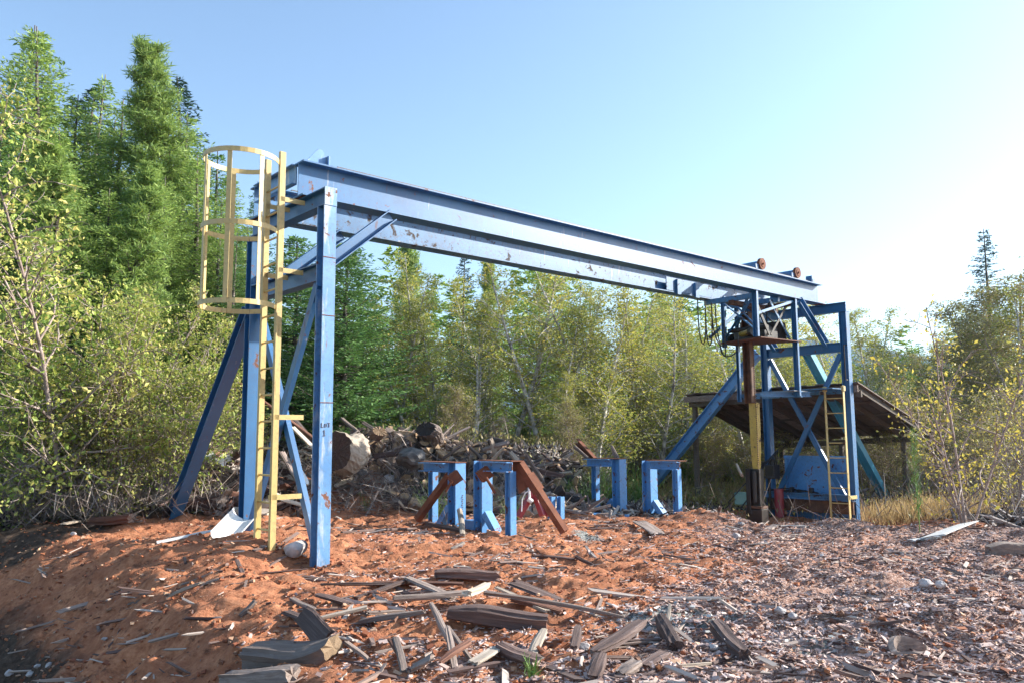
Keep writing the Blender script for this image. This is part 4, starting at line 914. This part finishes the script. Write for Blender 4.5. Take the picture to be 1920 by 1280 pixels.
def alder(seed, h, spread, mat, leaf=.055, nleaf=5, base=.12, stems=1, bark='bark_white', r=.075, dens=1., up=.75):
    T = TreeB(seed); rs = T.rs; pts_l = []
    for s_ in range(stems):
        d0 = (rs.randn()*.06*(1+stems*.6), rs.randn()*.06*(1+stems*.6), 1); hh = h*(1-.25*s_*rs.rand())
        tp, _ = T.path((0, 0, -.3), d0, hh+.3, r*(1-.12*s_), .008, 18, .035)
        nb = int(46*dens/(stems**.5))
        for i in range(nb):
            t = base+(1-base)*((i+rs.rand())/nb)**.9; k = t*18; i0 = min(17, int(k)); p = tp[i0]+(tp[i0+1]-tp[i0])*(k-i0)
            az = rs.rand()*6.283; L_ = spread*(1-t)**.55*(.55+.6*rs.rand())*(.6+.4*min(1, (t-base)*5+.3))+.15
            bp, bd = T.path(p, (math.cos(az), math.sin(az), up*(.5+.8*rs.rand())), L_, .022*(1-t)+.007, .004, 6, .13, .03)
            pts_l += bp[2:]
            for j in range(int(4+3*L_)):
                m_ = rs.randint(1, 7); az2 = az+rs.randn()*.9; sp_, _ = T.path(bp[m_], (math.cos(az2), math.sin(az2), .3+.5*rs.randn()), L_*.38*(.4+rs.rand()), .006, .0028, 3, .2)
                pts_l += sp_[1:]
    P = np.repeat(np.array(pts_l), nleaf, 0); P = P+rs.randn(len(P), 3)*np.array([.10, .10, .08])*(.5+leaf*9)
    D = rs.randn(len(P), 3); D[:, 2] -= .3
    return leaves_np('crown', P, norm_rows(D), leaf, leaf*.62, M[mat], .4, .2, seed), T.wood('trunk', M[bark])
def fir(seed, h, rad, mat, step=.20, nb=9, droop=-.25, twig=.24, bl=.075, bw=.026, shape=.85, dens=1.):
    T = TreeB(seed); rs = T.rs; tp, _ = T.path((0, 0, -.3), (0, 0, 1), h+.3, .012*h+.03, .01, 20, .012)
    LP = []; LD = []; z_ = h*.04
    while z_ < h*.985:
        t = z_/h; R0 = rad*(1-t)**shape*(.75+.45*rs.rand())+.05
        if t < .12: R0 *= .8+t*1.6
        for k in range(max(4, int(nb*(1-t*.35)))):
            az = rs.rand()*6.283; L_ = R0*(.65+.5*rs.rand()); kk = (z_+.3)/(h+.3)*20; i0 = min(19, int(kk)); p = np.array(tp[i0]+(tp[i0+1]-tp[i0])*(kk-i0))
            n = max(3, int(L_/.10)); dz = droop*(1-t)+.35*t**2+.1*rs.randn()
            d = np.array([math.cos(az), math.sin(az), dz]); bp = [p]; dd = d/np.linalg.norm(d)
            for i in range(n):
                dd = dd+np.array([0, 0, .035])+rs.randn(3)*.03; dd /= np.linalg.norm(dd); bp.append(bp[-1]+dd*L_/n)
            for i in range(0, n, max(1, n//4)): T.seg.append((bp[i], bp[min(n, i+max(1, n//4))], .012*(1-i/n)*(1-t)+.003, .010*(1-(i+1)/n)*(1-t)+.002))
            side = np.cross(dd, [0, 0, 1]); side /= np.linalg.norm(side)+1e-9
            for i in range(1, n+1):
                f_ = i/n; tl = twig*(1.15-f_*.75)*(.7+.6*rs.rand())*min(1, L_*1.3+.2)
                if f_ < .2: continue
                for sg in (-1, 1):
                    td = side*sg*(.85)+dd*.6+np.array([0, 0, -.16+.12*rs.randn()]); td /= np.linalg.norm(td)
                    m_ = max(2, int(tl/.045*dens))
                    for j in range(m_):
                        q_ = bp[i]+td*tl*(j+rs.rand()*.6)/m_; LP.append(q_); LD.append(td+rs.randn(3)*.38)
                LP.append(bp[i]); LD.append(dd+rs.randn(3)*.3)
        z_ += step*(1-.45*t)*(.7+.6*rs.rand())
    LP = np.array(LP); LD = norm_rows(np.array(LD))
    return leaves_np('crown', LP, LD, bl, bw, M[mat], .2, 0, seed), T.wood('trunk', M['bark_brown'])
def pine(seed, h, rad, mat, dens=1.):
    T = TreeB(seed); rs = T.rs; tp, _ = T.path((0, 0, -.3), (0, 0, 1), h+.3, .012*h+.03, .012, 20, .02); LP = []; LD = []
    z_ = h*.06
    while z_ < h*.99:
        t = z_/h; kk = (z_+.3)/(h+.3)*20; i0 = min(19, int(kk)); p = np.array(tp[i0]+(tp[i0+1]-tp[i0])*(kk-i0))
        for k in range(6):
            az = rs.rand()*6.283; L_ = rad*(1-t)**.68*(.55+.55*rs.rand())+.12
            bp, bd = T.path(p, (math.cos(az), math.sin(az), .25+.6*t+.2*rs.randn()), L_, .016*(1-t)+.006, .004, 5, .1, .10)
            tips = [bp[-1], bp[-2], bp[-3]]; 
            for j in range(int(2+L_*5*dens)):
                m_ = rs.randint(1, 6); az2 = az+rs.randn()*.8; sp_, sd_ = T.path(bp[m_], (math.cos(az2), math.sin(az2), .5), .12+L_*.25*rs.rand(), .005, .003, 2, .15, .1); tips += [sp_[-1], sp_[-2]]
            for q_ in tips:
                m_ = 13; dr = rs.randn(m_, 3); dr[:, 2] += .55; LP.append(np.repeat(q_[None], m_, 0)+rs.randn(m_, 3)*.025); LD.append(dr)
        z_ += .26*(1-.35*t)*(.7+.6*rs.rand())
    LP = np.concatenate(LP); LD = norm_rows(np.concatenate(LD))
    return leaves_np('crown', LP, LD, .115, .016, M[mat], .1, 0, seed), T.wood('trunk', M['bark_brown'])
def plant(name, label, cat_, proto, x, y, sc=1, group=None, rz=None, zz=None, sxy=1):
    t = bpy.data.objects.new(name, None); COL.objects.link(t); t.location = (x, y, gz(x, y) if zz is None else zz)
    t.rotation_euler = (0, 0, rnd.uniform(0, 6.28) if rz is None else rz); t.scale = (sc*sxy, sc*sxy, sc)
    tag(t, label, cat_, group)
    for nm, me in zip(('crown', 'trunk'), proto):
        c = bpy.data.objects.new(nm, me); COL.objects.link(c); c.parent = t
    return t
def ph(px, py, Y, x=None):   # height above ground of a crown top seen at pixel py
    X = (px-960)/F*Y*1.0; return zat(px, py, Y)-gz(X, Y)
def XY(px, Y): d = ray(px, 800); return d.x/d.y*Y, Y

A1 = alder(1, 7, 1.5, 'leaf_alder'); A2 = alder(2, 7, 1.3, 'leaf_alder_g', stems=2); A3 = alder(3, 7, 1.7, 'leaf_alder', nleaf=3); A4 = alder(4, 7, 1.4, 'leaf_alder_g', nleaf=5)
F1 = fir(11, 10, 1.9, 'leaf_fir'); F2 = fir(12, 10, 1.7, 'leaf_fir_y'); F3 = fir(13, 9, 1.5, 'leaf_spruce', droop=-.1); F4 = fir(14, 6, 1.9, 'leaf_fir', shape=.7, step=.14, nb=14)
P1 = pine(21, 10, 1.5, 'leaf_pine', dens=2.2); P2 = pine(22, 8, 1.2, 'leaf_pine')
S1 = alder(31, 6.2, 1.8, 'leaf_shrub', leaf=.066, nleaf=3, base=.05, stems=3, bark='bark_pink', r=.04, dens=1.3, up=.7)
S2 = alder(32, 4.2, 1.7, 'leaf_shrub', leaf=.062, nleaf=4, base=.04, stems=4, bark='bark_pink', r=.03, dens=1.2, up=.6)
Y1 = alder(41, 4.2, 1.15, 'leaf_yellow', leaf=.06, nleaf=1, base=.25, stems=6, bark='bark_pink', r=.03, dens=.6, up=1.1)
C1 = alder(51, 3, 1.3, 'scrub', leaf=.05, nleaf=4, base=.05, stems=5, bark='bark_pink', r=.02, dens=.9, up=.6)
C2 = alder(52, 2, 1.1, 'scrub', leaf=.04, nleaf=1, base=.02, stems=6, bark='bark_pink', r=.014, dens=1.0, up=.4)

def tree(kind, label, proto, h0, px, py, Y, cat_, group=None, sxy=1, rz=None):
    x, y = XY(px, Y); sc = (zat(px, py, Y)-gz(x, y))/h0
    if rz is None:   # turn the tree so that its lean points along the line of sight
        me_ = proto[0]; co_ = np.empty(len(me_.vertices)*3); me_.vertices.foreach_get('co', co_); tp = co_.reshape(-1, 3)[co_.reshape(-1, 3)[:, 2].argmax()]
        rz = rnd.choice((-1, 1))*PI/2-math.atan2(tp[1], tp[0])+rnd.uniform(-.35, .35)
    return plant(kind, label, cat_, proto, x, y, sc, group, rz, None, sxy)
# left group
tree('pine_tree', 'tallest bright green pine with upright shoots, left of the ladder cage', P1, 10, 268, 108, 22, 'tree', sxy=1.3)
tree('fir_tree', 'tall fir with a pale trunk at the left edge of the photo', F2, 10, 36, 70, 20, 'tree', sxy=1.35)
tree('spruce_tree', 'dark blue spruce just left of the ladder cage', F3, 9, 345, 165, 25, 'tree', sxy=1.5)
tree('spruce_tree', 'dark spruce between the tall fir and the pine, left of two', F3, 9, 100, 140, 26, 'tree', sxy=1.5)
tree('fir_tree', 'slim fir between the tall fir and the pine, right of two', F2, 10, 148, 125, 25, 'tree', sxy=1.1)
tree('fir_tree', 'green fir low behind the ladder cage', F2, 10, 425, 330, 22, 'tree', sxy=1.3)
tree('fir_tree', 'fir top rising just behind the end of the beams', F1, 10, 470, 335, 27, 'tree')
tree('fir_tree', 'green fir leaning out of the frame at the far left', F1, 10, -60, 200, 17, 'tree', sxy=1.4)
tree('pine_tree', 'yellow green pine behind the left shrubs', P2, 8, 205, 330, 17, 'tree', sxy=1.5)
tree('fir_tree', 'bushy green fir low at the left edge', F2, 10, 50, 430, 14.5, 'tree', sxy=1.3)
x, y = XY(135, 12.2)
plant('tall_shrub', 'tall pale stemmed alder shrub in front of the left conifers', 'shrub', S1, x, y, (zat(195, 150, 12.2)-gz(x, y))/6.4, None, .3)
x, y = XY(235, 12.9); plant('tall_shrub', 'leafy alder shrub right of the tall pale stemmed one', 'shrub', S1, x, y, .62, None, 2.4)
x, y = XY(20, 12.0); plant('tall_shrub', 'leafy alder shrub at the left edge of the photo', 'shrub', S2, x, y, .85, None, 1.4)
x, y = XY(280, 12.6); plant('tall_shrub', 'low dense yellow green shrub beside the left slanting brace', 'shrub', S2, x, y, .78, None, .4)
x, y = XY(190, 12.4); plant('tall_shrub', 'low shrub with bare twigs under the tall alder shrub', 'shrub', C1, x, y, .8, None, 3.4)
x, y = XY(345, 14.6); plant('tall_shrub', 'alder shrub behind the left slanting brace', 'shrub', S1, x, y, .68, None, 5.0)
x, y = XY(90, 12.2); plant('tall_shrub', 'twiggy low shrub at the foot of the left alders', 'shrub', C2, x, y, .8, None, 3.0)
# centre
tree('spruce_tree', 'broad dark green fir right behind the tall near post', F4, 6, 645, 452, 18.4, 'tree', sxy=1.5)
tree('spruce_tree', 'dark green fir behind the rear post and ladder', F4, 6, 545, 450, 20.5, 'tree', sxy=1.5)
tree('fir_tree', 'dark fir in the shade behind the left debris heap', F1, 10, 425, 430, 19, 'tree', sxy=1.4)
tree('pine_tree', 'light green pine just below the beam, right of the broad fir', P2, 8, 775, 455, 25, 'tree')
tree('fir_tree', 'dark fir top touching the beam left of centre', F3, 9, 865, 470, 29, 'tree', sxy=1.2)
tree('pine_tree', 'pine behind the white trunked alders in the centre', P2, 8, 920, 500, 27, 'tree')
tree('fir_tree', 'pointed green fir behind the centre alders', F2, 10, 1010, 510, 30, 'tree')
tree('fir_tree', 'green fir below the beam right of centre', F1, 10, 1110, 525, 30, 'tree')
tree('spruce_tree', 'dark spruce behind the hanging hoses', F3, 9, 1275, 555, 34, 'tree', sxy=1.3)
tree('fir_tree', 'small fir at the foot of the centre alders', F4, 6, 980, 770, 21, 'tree')
alds = [(745, 560, 20, A4, 'slender alder right of the broad dark fir'), (790, 540, 21.5, A2, 'two stemmed alder left of centre'), (845, 560, 22, A1, 'leafy alder between the left of centre alders'),
        (955, 480, 20.5, A3, 'white trunked alder left of the centre pair'), (1015, 500, 20.2, A1, 'white trunked alder, right one of the centre pair'), (900, 590, 22, A4, 'leafy alder just left of the centre pair'),
        (1075, 560, 22, A4, 'leafy alder just right of the centre pair'), (1145, 540, 21.5, A2, 'pale double trunk alder left of the back brace'), (1100, 600, 24, A1, 'alder filling the gap behind the double trunk alder'),
        (1225, 600, 22.5, A3, 'thin dark trunked alder above the right stands'), (1260, 610, 24, A1, 'yellowish alder below the hanging hoses'), (1320, 600, 25, A4, 'yellowish alder left of the mast'),
        (1370, 600, 26, A2, 'alder behind the mast'), (1440, 610, 27, A1, 'alder seen through the carriage'), (1500, 605, 26, A3, 'sparse alder seen through the far frame'), (1555, 600, 29, A1, 'alder behind the far front post'),
        (1620, 600, 30, A2, 'alder just right of the far front post'), (1665, 625, 33, A3, 'alder at the right end of the alder row'), (690, 560, 25, A1, 'alder half hidden behind the broad fir'), (1190, 620, 26, A4, 'alder behind the thin dark trunked one')]
for px, py, Y, pr, lb in alds: tree('alder_tree', lb, pr, 6.6, px, py-25, Y, 'tree', 'autumn alders behind the gantry', rz=rnd.uniform(0, 6), sxy=1.35)
for i, (px, py, Y) in enumerate([(770, 590, 19.5), (825, 610, 20), (885, 545, 19.5), (935, 560, 23), (985, 530, 22), (1045, 545, 20), (1105, 560, 20), (1165, 570, 22.5), (1205, 575, 23), (1245, 620, 23.5), (1295, 610, 23.5), (1345, 620, 24), (1405, 610, 23), (1465, 620, 24), (1530, 615, 25), (1590, 610, 25), (1640, 620, 27)]):
    tree('alder_tree', 'leafy yellow green alder in the continuous row behind the gantry', (A1, A4, A2)[i % 3], 6.6, px, py-15, Y, 'tree', 'row of leafy alders', sxy=1.45, rz=rnd.uniform(0, 6))
tree('fir_tree', 'bright green fir filling the gap between the tallest pine and the cage', F2, 10, 350, 300, 20.5, 'tree', sxy=1.5)
tree('fir_tree', 'bright green fir in front of the dark spruces at the left', F2, 10, 95, 250, 18, 'tree', sxy=1.4)
tree('pine_tree', 'bushy bright pine at the foot of the tallest pine', P1, 10, 235, 300, 19, 'tree', sxy=1.5)
for px, py, Y, k, lb in ((0, 300, 19, F2, 'fir at the left edge below the tall fir'), (75, 190, 23, F2, 'fir just right of the tall left edge fir'), (175, 210, 24, F1, 'green fir between the slim fir and the tallest pine'), (310, 240, 24, F2, 'fir right of the tallest pine below the blue spruce'), (385, 290, 23, F1, 'fir just left of the ladder cage top'), (130, 300, 17.5, P2, 'small pine above the tall alder shrub')):
    tree('fir_tree' if k is not P2 else 'pine_tree', lb, k, 10 if k is not P2 else 8, px, py, Y, 'tree', sxy=1.5)
F5 = fir(15, 10, 2.3, 'leaf_fir_y', step=.17, nb=10, shape=.75)
for px, py, Y, lb in ((20, 55, 21.5, 'broad pale green fir at the left edge'), (-40, 160, 19, 'broad fir cut by the left edge of the photo'), (115, 175, 21, 'broad yellow green fir below the slim fir'), (200, 190, 22.5, 'broad fir just left of the tallest pine'), (325, 215, 23, 'broad fir between the tallest pine and the cage'), (60, 260, 17.5, 'near yellow green fir low at the left'), (290, 330, 19, 'yellow green fir low below the tallest pine'), (400, 370, 20, 'yellow green fir behind the bottom of the cage'), (180, 350, 17.5, 'yellow green fir behind the tall alder shrub'), (455, 420, 21, 'fir between the rear post and the cage')):
    tree('fir_tree', lb, F5, 10, px, py, Y, 'tree', sxy=1.25)
# thin understory alders
for i, (px, py, Y) in enumerate([(810, 690, 20), (880, 700, 20.5), (1060, 700, 19.5), (1120, 690, 20), (1185, 700, 23), (1290, 690, 24), (1345, 700, 24), (1400, 680, 24), (1480, 700, 25), (1560, 700, 26), (1640, 700, 27)]):
    tree('alder_sapling', 'young alder sapling in the understory behind the wood heap', (A4, A3, A1)[i % 3], 7, px, py, Y, 'tree', 'alder saplings in the understory', sxy=1.5)
for i, (px, Y, s_) in enumerate([(850, 18.8, .5), (930, 18.9, .45), (1075, 18.8, .5), (1130, 18.6, .5), (1200, 23, .6), (1280, 23, .7), (1330, 22.5, .65), (1390, 23, .8), (1450, 22, .8), (1520, 22.5, .8), (1590, 22, .85), (1650, 22, .9), (1700, 24, 1), (480, 17.2, .5), (430, 16.8, .55), (400, 17.5, .6)]):
    x, y = XY(px, Y); plant('undergrowth_bush', 'twiggy bush in the undergrowth below the trees', 'bush', (C1, C2)[i % 2], x, y, s_, 'twiggy bushes in the undergrowth')
# right side
A5 = alder(5, 7, 1.7, 'scrub', nleaf=8, bark='bark_pink')
for px, py, Y in ((1800, 640, 33), (1845, 590, 31), (1880, 545, 30), (1920, 520, 29), (1965, 500, 28), (1760, 670, 36), (1905, 600, 26), (1860, 660, 27), (1730, 660, 40), (1690, 650, 38)):
    tree('alder_tree', 'dull half bare tree in the dim thicket at the right edge', A5, 6.6, px, py, Y, 'tree', 'dull thicket trees at the right edge', sxy=1.5, rz=rnd.uniform(0, 6))
x, y = XY(1800, 15.0); plant('yellow_alder_clump', 'many stemmed young alder with yellow leaves right of the shed', 'shrub', Y1, x, y, (zat(1800, 545, 15)-gz(x, y))/4.4, None, .5)
x, y = XY(1890, 16.5); plant('yellow_alder_clump', 'second yellow leaved clump at the right edge', 'shrub', Y1, x, y, .78, None, 2.5)
tree('spruce_tree', 'dark spruce standing above the trees at the right edge', F3, 9, 1868, 435, 42, 'tree', sxy=1.25)
for i, (px, py, Y, lb) in enumerate([(1900, 500, 38, 'tall hazy bare alder at the right edge'), (1830, 560, 40, 'hazy alder below the dark spruce'), (1950, 470, 36, 'hazy tree beyond the right edge'), (1785, 640, 42, 'low hazy alder left of the dark spruce'), (1880, 560, 30, 'broad dull alder below the right edge spruce'), (1930, 530, 27, 'broad dull alder cut by the right edge of the photo'), (1845, 610, 33, 'dull alder behind the yellow leaved clump')]):
    tree('alder_tree', lb, (A3, A4)[i % 2], 7, px, py, Y, 'tree', sxy=1.7)
for i, (px, py, Y) in enumerate([(1700, 660, 45), (1740, 650, 48), (1715, 640, 60), (1790, 655, 50), (1660, 640, 55), (1850, 640, 40), (1900, 640, 38), (1600, 640, 50), (1880, 700, 34), (1820, 700, 34), (1760, 700, 36)]):
    tree('fir_tree', 'dark fir in the row of distant trees at the right', (F3, F1)[i % 2], 9.5, px, py, Y, 'tree', 'distant dark firs at the right', sxy=1.5)
for i in range(26):
    px = rnd.uniform(1620, 1960); Y = rnd.uniform(19, 33); x, y = XY(px, Y)
    plant('scrub_bush', 'bare twiggy scrub bush on the slash ground at the right', 'bush', (C2, C1)[i % 3 == 0], x, y, rnd.uniform(.55, .95), 'scrub bushes on the slash ground')
tree('scots_broom', 'thin green broom stem standing alone in front of the shed', (leaves_np('crown', *(lambda r_: (np.stack([r_.randn(420)*.10*(r_.rand(420)), r_.randn(420)*.10*r_.rand(420), r_.rand(420)**.8*1.55+.2], -1), norm_rows(r_.randn(420, 3)*.35+np.array([0, 0, 1]))))(np.random.RandomState(3)), .11, .007, M['leaf_broom'], .1, 0, 4), (lambda T: (T.path((0, 0, -.1), (.05, 0, 1), 1.9, .010, .003, 8, .03), T.wood('trunk', M['leaf_broom']))[1])(TreeB(5))), 1.8, 1712, 800, 13.2, 'shrub')
# broom clumps by the right stands and the wood heap
def broom(seed, n, h, r_):
    rs = np.random.RandomState(seed); T = TreeB(seed)
    for i in range(n):
        T.path((0, 0, -.05), (rs.randn()*.38, rs.randn()*.38, 1), h*(.5+.6*rs.rand()), .005, .002, 6, .07)
    P = np.array([T.seg[rs.randint(len(T.seg))][1] for _ in range(n*12)])+rs.randn(n*12, 3)*.02
    return leaves_np('crown', P, norm_rows(rs.randn(n*12, 3)*.4+np.array([0, 0, .9])), .09, .007, M['leaf_broom'], .1, 0, seed), T.wood('trunk', M['leaf_broom'], 3)
BR = broom(61, 70, 1.1, .5); BR2 = broom(62, 26, .8, .2)
for px, Y, s_, k in ((1110, 16.6, .9, 0), (1150, 16.9, 1.0, 0), (1195, 17.2, .9, 0), (1085, 16.2, .7, 1), (1060, 15.8, .6, 1), (812, 13.6, .9, 1), (1335, 23, .9, 0), (1290, 22.5, 1.0, 0), (1375, 22.5, .9, 0), (1255, 23, .8, 0), (950, 13.8, .5, 1), (966, 13.6, .5, 1)):
    x, y = XY(px, Y); plant('broom_bush', 'green broom bush growing behind the steel stands', 'bush', (BR, BR2)[k], x, y, s_, 'green broom bushes behind the stands')
x, y = XY(688, 14.6); plant('broom_bush', 'small bright green tuft on the wood heap beside the big log round', 'bush', BR2, x, y, .38)
p = gp(995, 1272); plant('grass_tuft', 'small green grass tuft at the bottom edge of the photo', 'grass tuft', broom(71, 9, .16, .05), p.x, p.y, .7)
# dry grass, dead twigs: stuff
def blades(name, n, cx, cy, rx, ry, ln, wd, mat, label, cat_, up=1.2, seed=1, zo=0):
    rs = np.random.RandomState(seed); X = cx+rx*rs.randn(n); Y = cy+ry*rs.randn(n); P = np.stack([X, Y, terrain(X, Y)+zo*rs.rand(n)], -1)
    D = rs.randn(n, 3)*.5; D[:, 2] = abs(D[:, 2])+up
    o = bpy.data.objects.new(name, leaves_np(name, P, norm_rows(D), ln, wd, M[mat], .1, 0, seed)); COL.objects.link(o); tag(o, label, cat_, kind='stuff')
a = XY(1730, 17.5); blades('dry_grass', 5000, a[0], a[1], .8, .45, .28, .008, 'grass_dry', 'patch of dry tan grass right of the shed', 'grass', 1.1)
a = XY(1320, 21); blades('dry_grass', 5000, a[0], a[1], 1.3, .7, .25, .008, 'grass_dry', 'dry grass behind the right stands', 'grass', 1.1, 2)
a = XY(130, 12.6); blades('dead_twigs', 5000, a[0], a[1], 1.2, .6, .35, .010, 'twig', 'grey dead twigs at the foot of the left shrubs', 'twigs', .25, 3, .35)
blades('dead_twigs', 9000, 14, 22, 4.5, 4.5, .5, .012, 'twig', 'grey dead twigs over the slash ground at the right', 'twigs', .35, 4, .4)
blades('forest_undergrowth', 36000, -1, 21, 6.5, 1.7, .07, .03, 'scrub', 'dull green undergrowth on the forest floor behind the wood heap', 'undergrowth', .6, 5, .35)
blades('heap_roots', 5000, -2.2, 15.4, 1.2, .6, .26, .008, 'twig', 'fibrous grey roots and twigs hanging over the wood heap face', 'roots', -.1, 6, .25)

# forest beyond (a mass nobody could count) : shared tree meshes joined as one stuff object is heavy, so leaf clumps on a ridge
lo, _w = fir(77, 8, 1.7, 'leaf_fir', step=.42, nb=7, bl=.20, bw=.07, dens=.45)
lv = np.empty(len(lo.vertices)*3); lo.vertices.foreach_get('co', lv); lv = lv.reshape(-1, 4, 3)
rs = np.random.RandomState(99); out = []
for i in range(150):
    tx, ty = rs.uniform(-55, 50), rs.uniform(34, 56); sc = rs.uniform(.75, 1.2)*(.8 if tx > 10 else 1.05); a = rs.rand()*6.283
    q_ = lv[rs.rand(len(lv)) < .8]*np.array([sc*1.2, sc*1.2, sc]); c, s_ = math.cos(a), math.sin(a)
    out.append(np.stack([q_[..., 0]*c-q_[..., 1]*s_+tx, q_[..., 0]*s_+q_[..., 1]*c+ty, q_[..., 2]+gz(tx, ty)], -1))
out = np.concatenate(out).reshape(-1, 3)
o = bpy.data.objects.new('far_forest', mesh_np('far_forest', out, quads=np.arange(len(out)).reshape(-1, 4), mats=[M['leaf_fir_y']])); COL.objects.link(o); tag(o, 'dense conifer forest far behind the clearing', 'forest', kind='stuff')
# distant hills
rs = np.random.RandomState(5); nx_, ny_ = 160, 40
hx_ = np.linspace(-900, 2200, nx_); hy_ = np.linspace(1150, 2300, ny_); HX, HY_ = np.meshgrid(hx_, hy_)
HZ = 55+128*np.exp(-((HX-640)/330)**2)+60*np.exp(-((HX-1500)/500)**2)+110*(fbm(HX*.004, HY_*.004, 7)-.5)
HZ = HZ*sst(1150, 1600, HY_)+14*(fbm(HX*.04, HY_*.04, 8)-.5)-3
idx = np.arange(nx_*ny_).reshape(ny_, nx_); q = np.stack([idx[:-1, :-1], idx[:-1, 1:], idx[1:, 1:], idx[1:, :-1]], -1).reshape(-1, 4)
ht = NT('hill_forest'); ht.col(ht.ramp(ht.noise(ht.coord(), .03, 6), [(.3, (.012, .025, .015)), (.7, (.035, .06, .03))])); ht.rough(.95)
o = bpy.data.objects.new('hills', mesh_np('hills', np.stack([HX, HY_, HZ], -1).reshape(-1, 3), quads=q, mats=[ht.m])); COL.objects.link(o); o['kind'] = 'structure'; o['label'] = 'distant blue wooded hill'

# ------------------------------------------------------------------ haze
HAZE = True
if HAZE:
    m = MB(); m.box((500, 1100, 120), (7400, 7400, 300)); hz = m.build('haze', [], None); hz['kind'] = 'stuff'; hz['label'] = 'thin blue haze in the air'; hz['category'] = 'haze'
    zs = [v.co.z for v in hz.data.vertices]
    hm = bpy.data.materials.new('haze'); hm.use_nodes = True; nt = hm.node_tree; nt.nodes.remove(nt.nodes['Principled BSDF'])
    pv = nt.nodes.new('ShaderNodeVolumePrincipled'); pv.inputs['Color'].default_value = (.34, .60, 1, 1); pv.inputs['Density'].default_value = .0002; pv.inputs['Anisotropy'].default_value = .3
    nt.links.new(pv.outputs[0], nt.nodes['Material Output'].inputs['Volume']); hz.data.materials.append(hm)

# ------------------------------------------------------------------ camera, light, sky
cam = bpy.data.cameras.new('camera'); co = bpy.data.objects.new('camera', cam); COL.objects.link(co); SC.camera = co
cam.sensor_width = 36; cam.lens = F/1920*36; cam.clip_start = .1; cam.clip_end = 20000
Upv = Vector((0, -sp, cp)); Rt = Vector((1, 0, 0))*cr+Upv*sr; Uc = Vector((1, 0, 0))*(-sr)+Upv*cr; Fw = Rt.cross(Uc)*-1
co.matrix_world = Matrix((Rt, Uc, Rt.cross(Uc))).transposed().to_4x4(); co.location = (0, 0, CAMZ)
SEL, SAZ = math.radians(26.5), math.radians(76)      # elevation; azimuth clockwise from the view direction (+Y)
sd = Vector((math.sin(SAZ)*math.cos(SEL), math.cos(SAZ)*math.cos(SEL), math.sin(SEL)))
sun = bpy.data.lights.new('sun', 'SUN'); sun.energy = 5.0; sun.angle = math.radians(.55); sun.color = (1, .95, .87)
so = bpy.data.objects.new('sun', sun); COL.objects.link(so); so.rotation_euler = sd.to_track_quat('Z', 'Y').to_euler()
w = bpy.data.worlds.new('World'); SC.world = w; w.use_nodes = True; nt = w.node_tree
sk = nt.nodes.new('ShaderNodeTexSky'); sk.sky_type = 'NISHITA'; sk.sun_disc = False; sk.sun_elevation = SEL; sk.sun_rotation = SAZ
sk.air_density = 1.0; sk.dust_density = 1.0; sk.ozone_density = 1.0; sk.altitude = 100
tn = nt.nodes.new('ShaderNodeMix'); tn.data_type = 'RGBA'; tn.blend_type = 'MULTIPLY'; tn.inputs[0].default_value = 1; tn.inputs[7].default_value = (1.02, 1.045, 1.03, 1)
nt.links.new(sk.outputs[0], tn.inputs[6]); nt.links.new(tn.outputs[2], nt.nodes['Background'].inputs[0]); nt.nodes['Background'].inputs[1].default_value = .118
SC.view_settings.view_transform = 'Standard'; SC.view_settings.look = 'None'; SC.view_settings.exposure = 1.3; SC.view_settings.gamma = 1
SC.render.engine = 'CYCLES'; cy = SC.cycles; cy.max_bounces = 6; cy.diffuse_bounces = 3; cy.glossy_bounces = 2; cy.transmission_bounces = 4; cy.transparent_max_bounces = 8; cy.volume_bounces = 0
cy.use_denoising = True; cy.use_adaptive_sampling = True; cy.adaptive_threshold = .02; cy.sample_clamp_indirect = 6
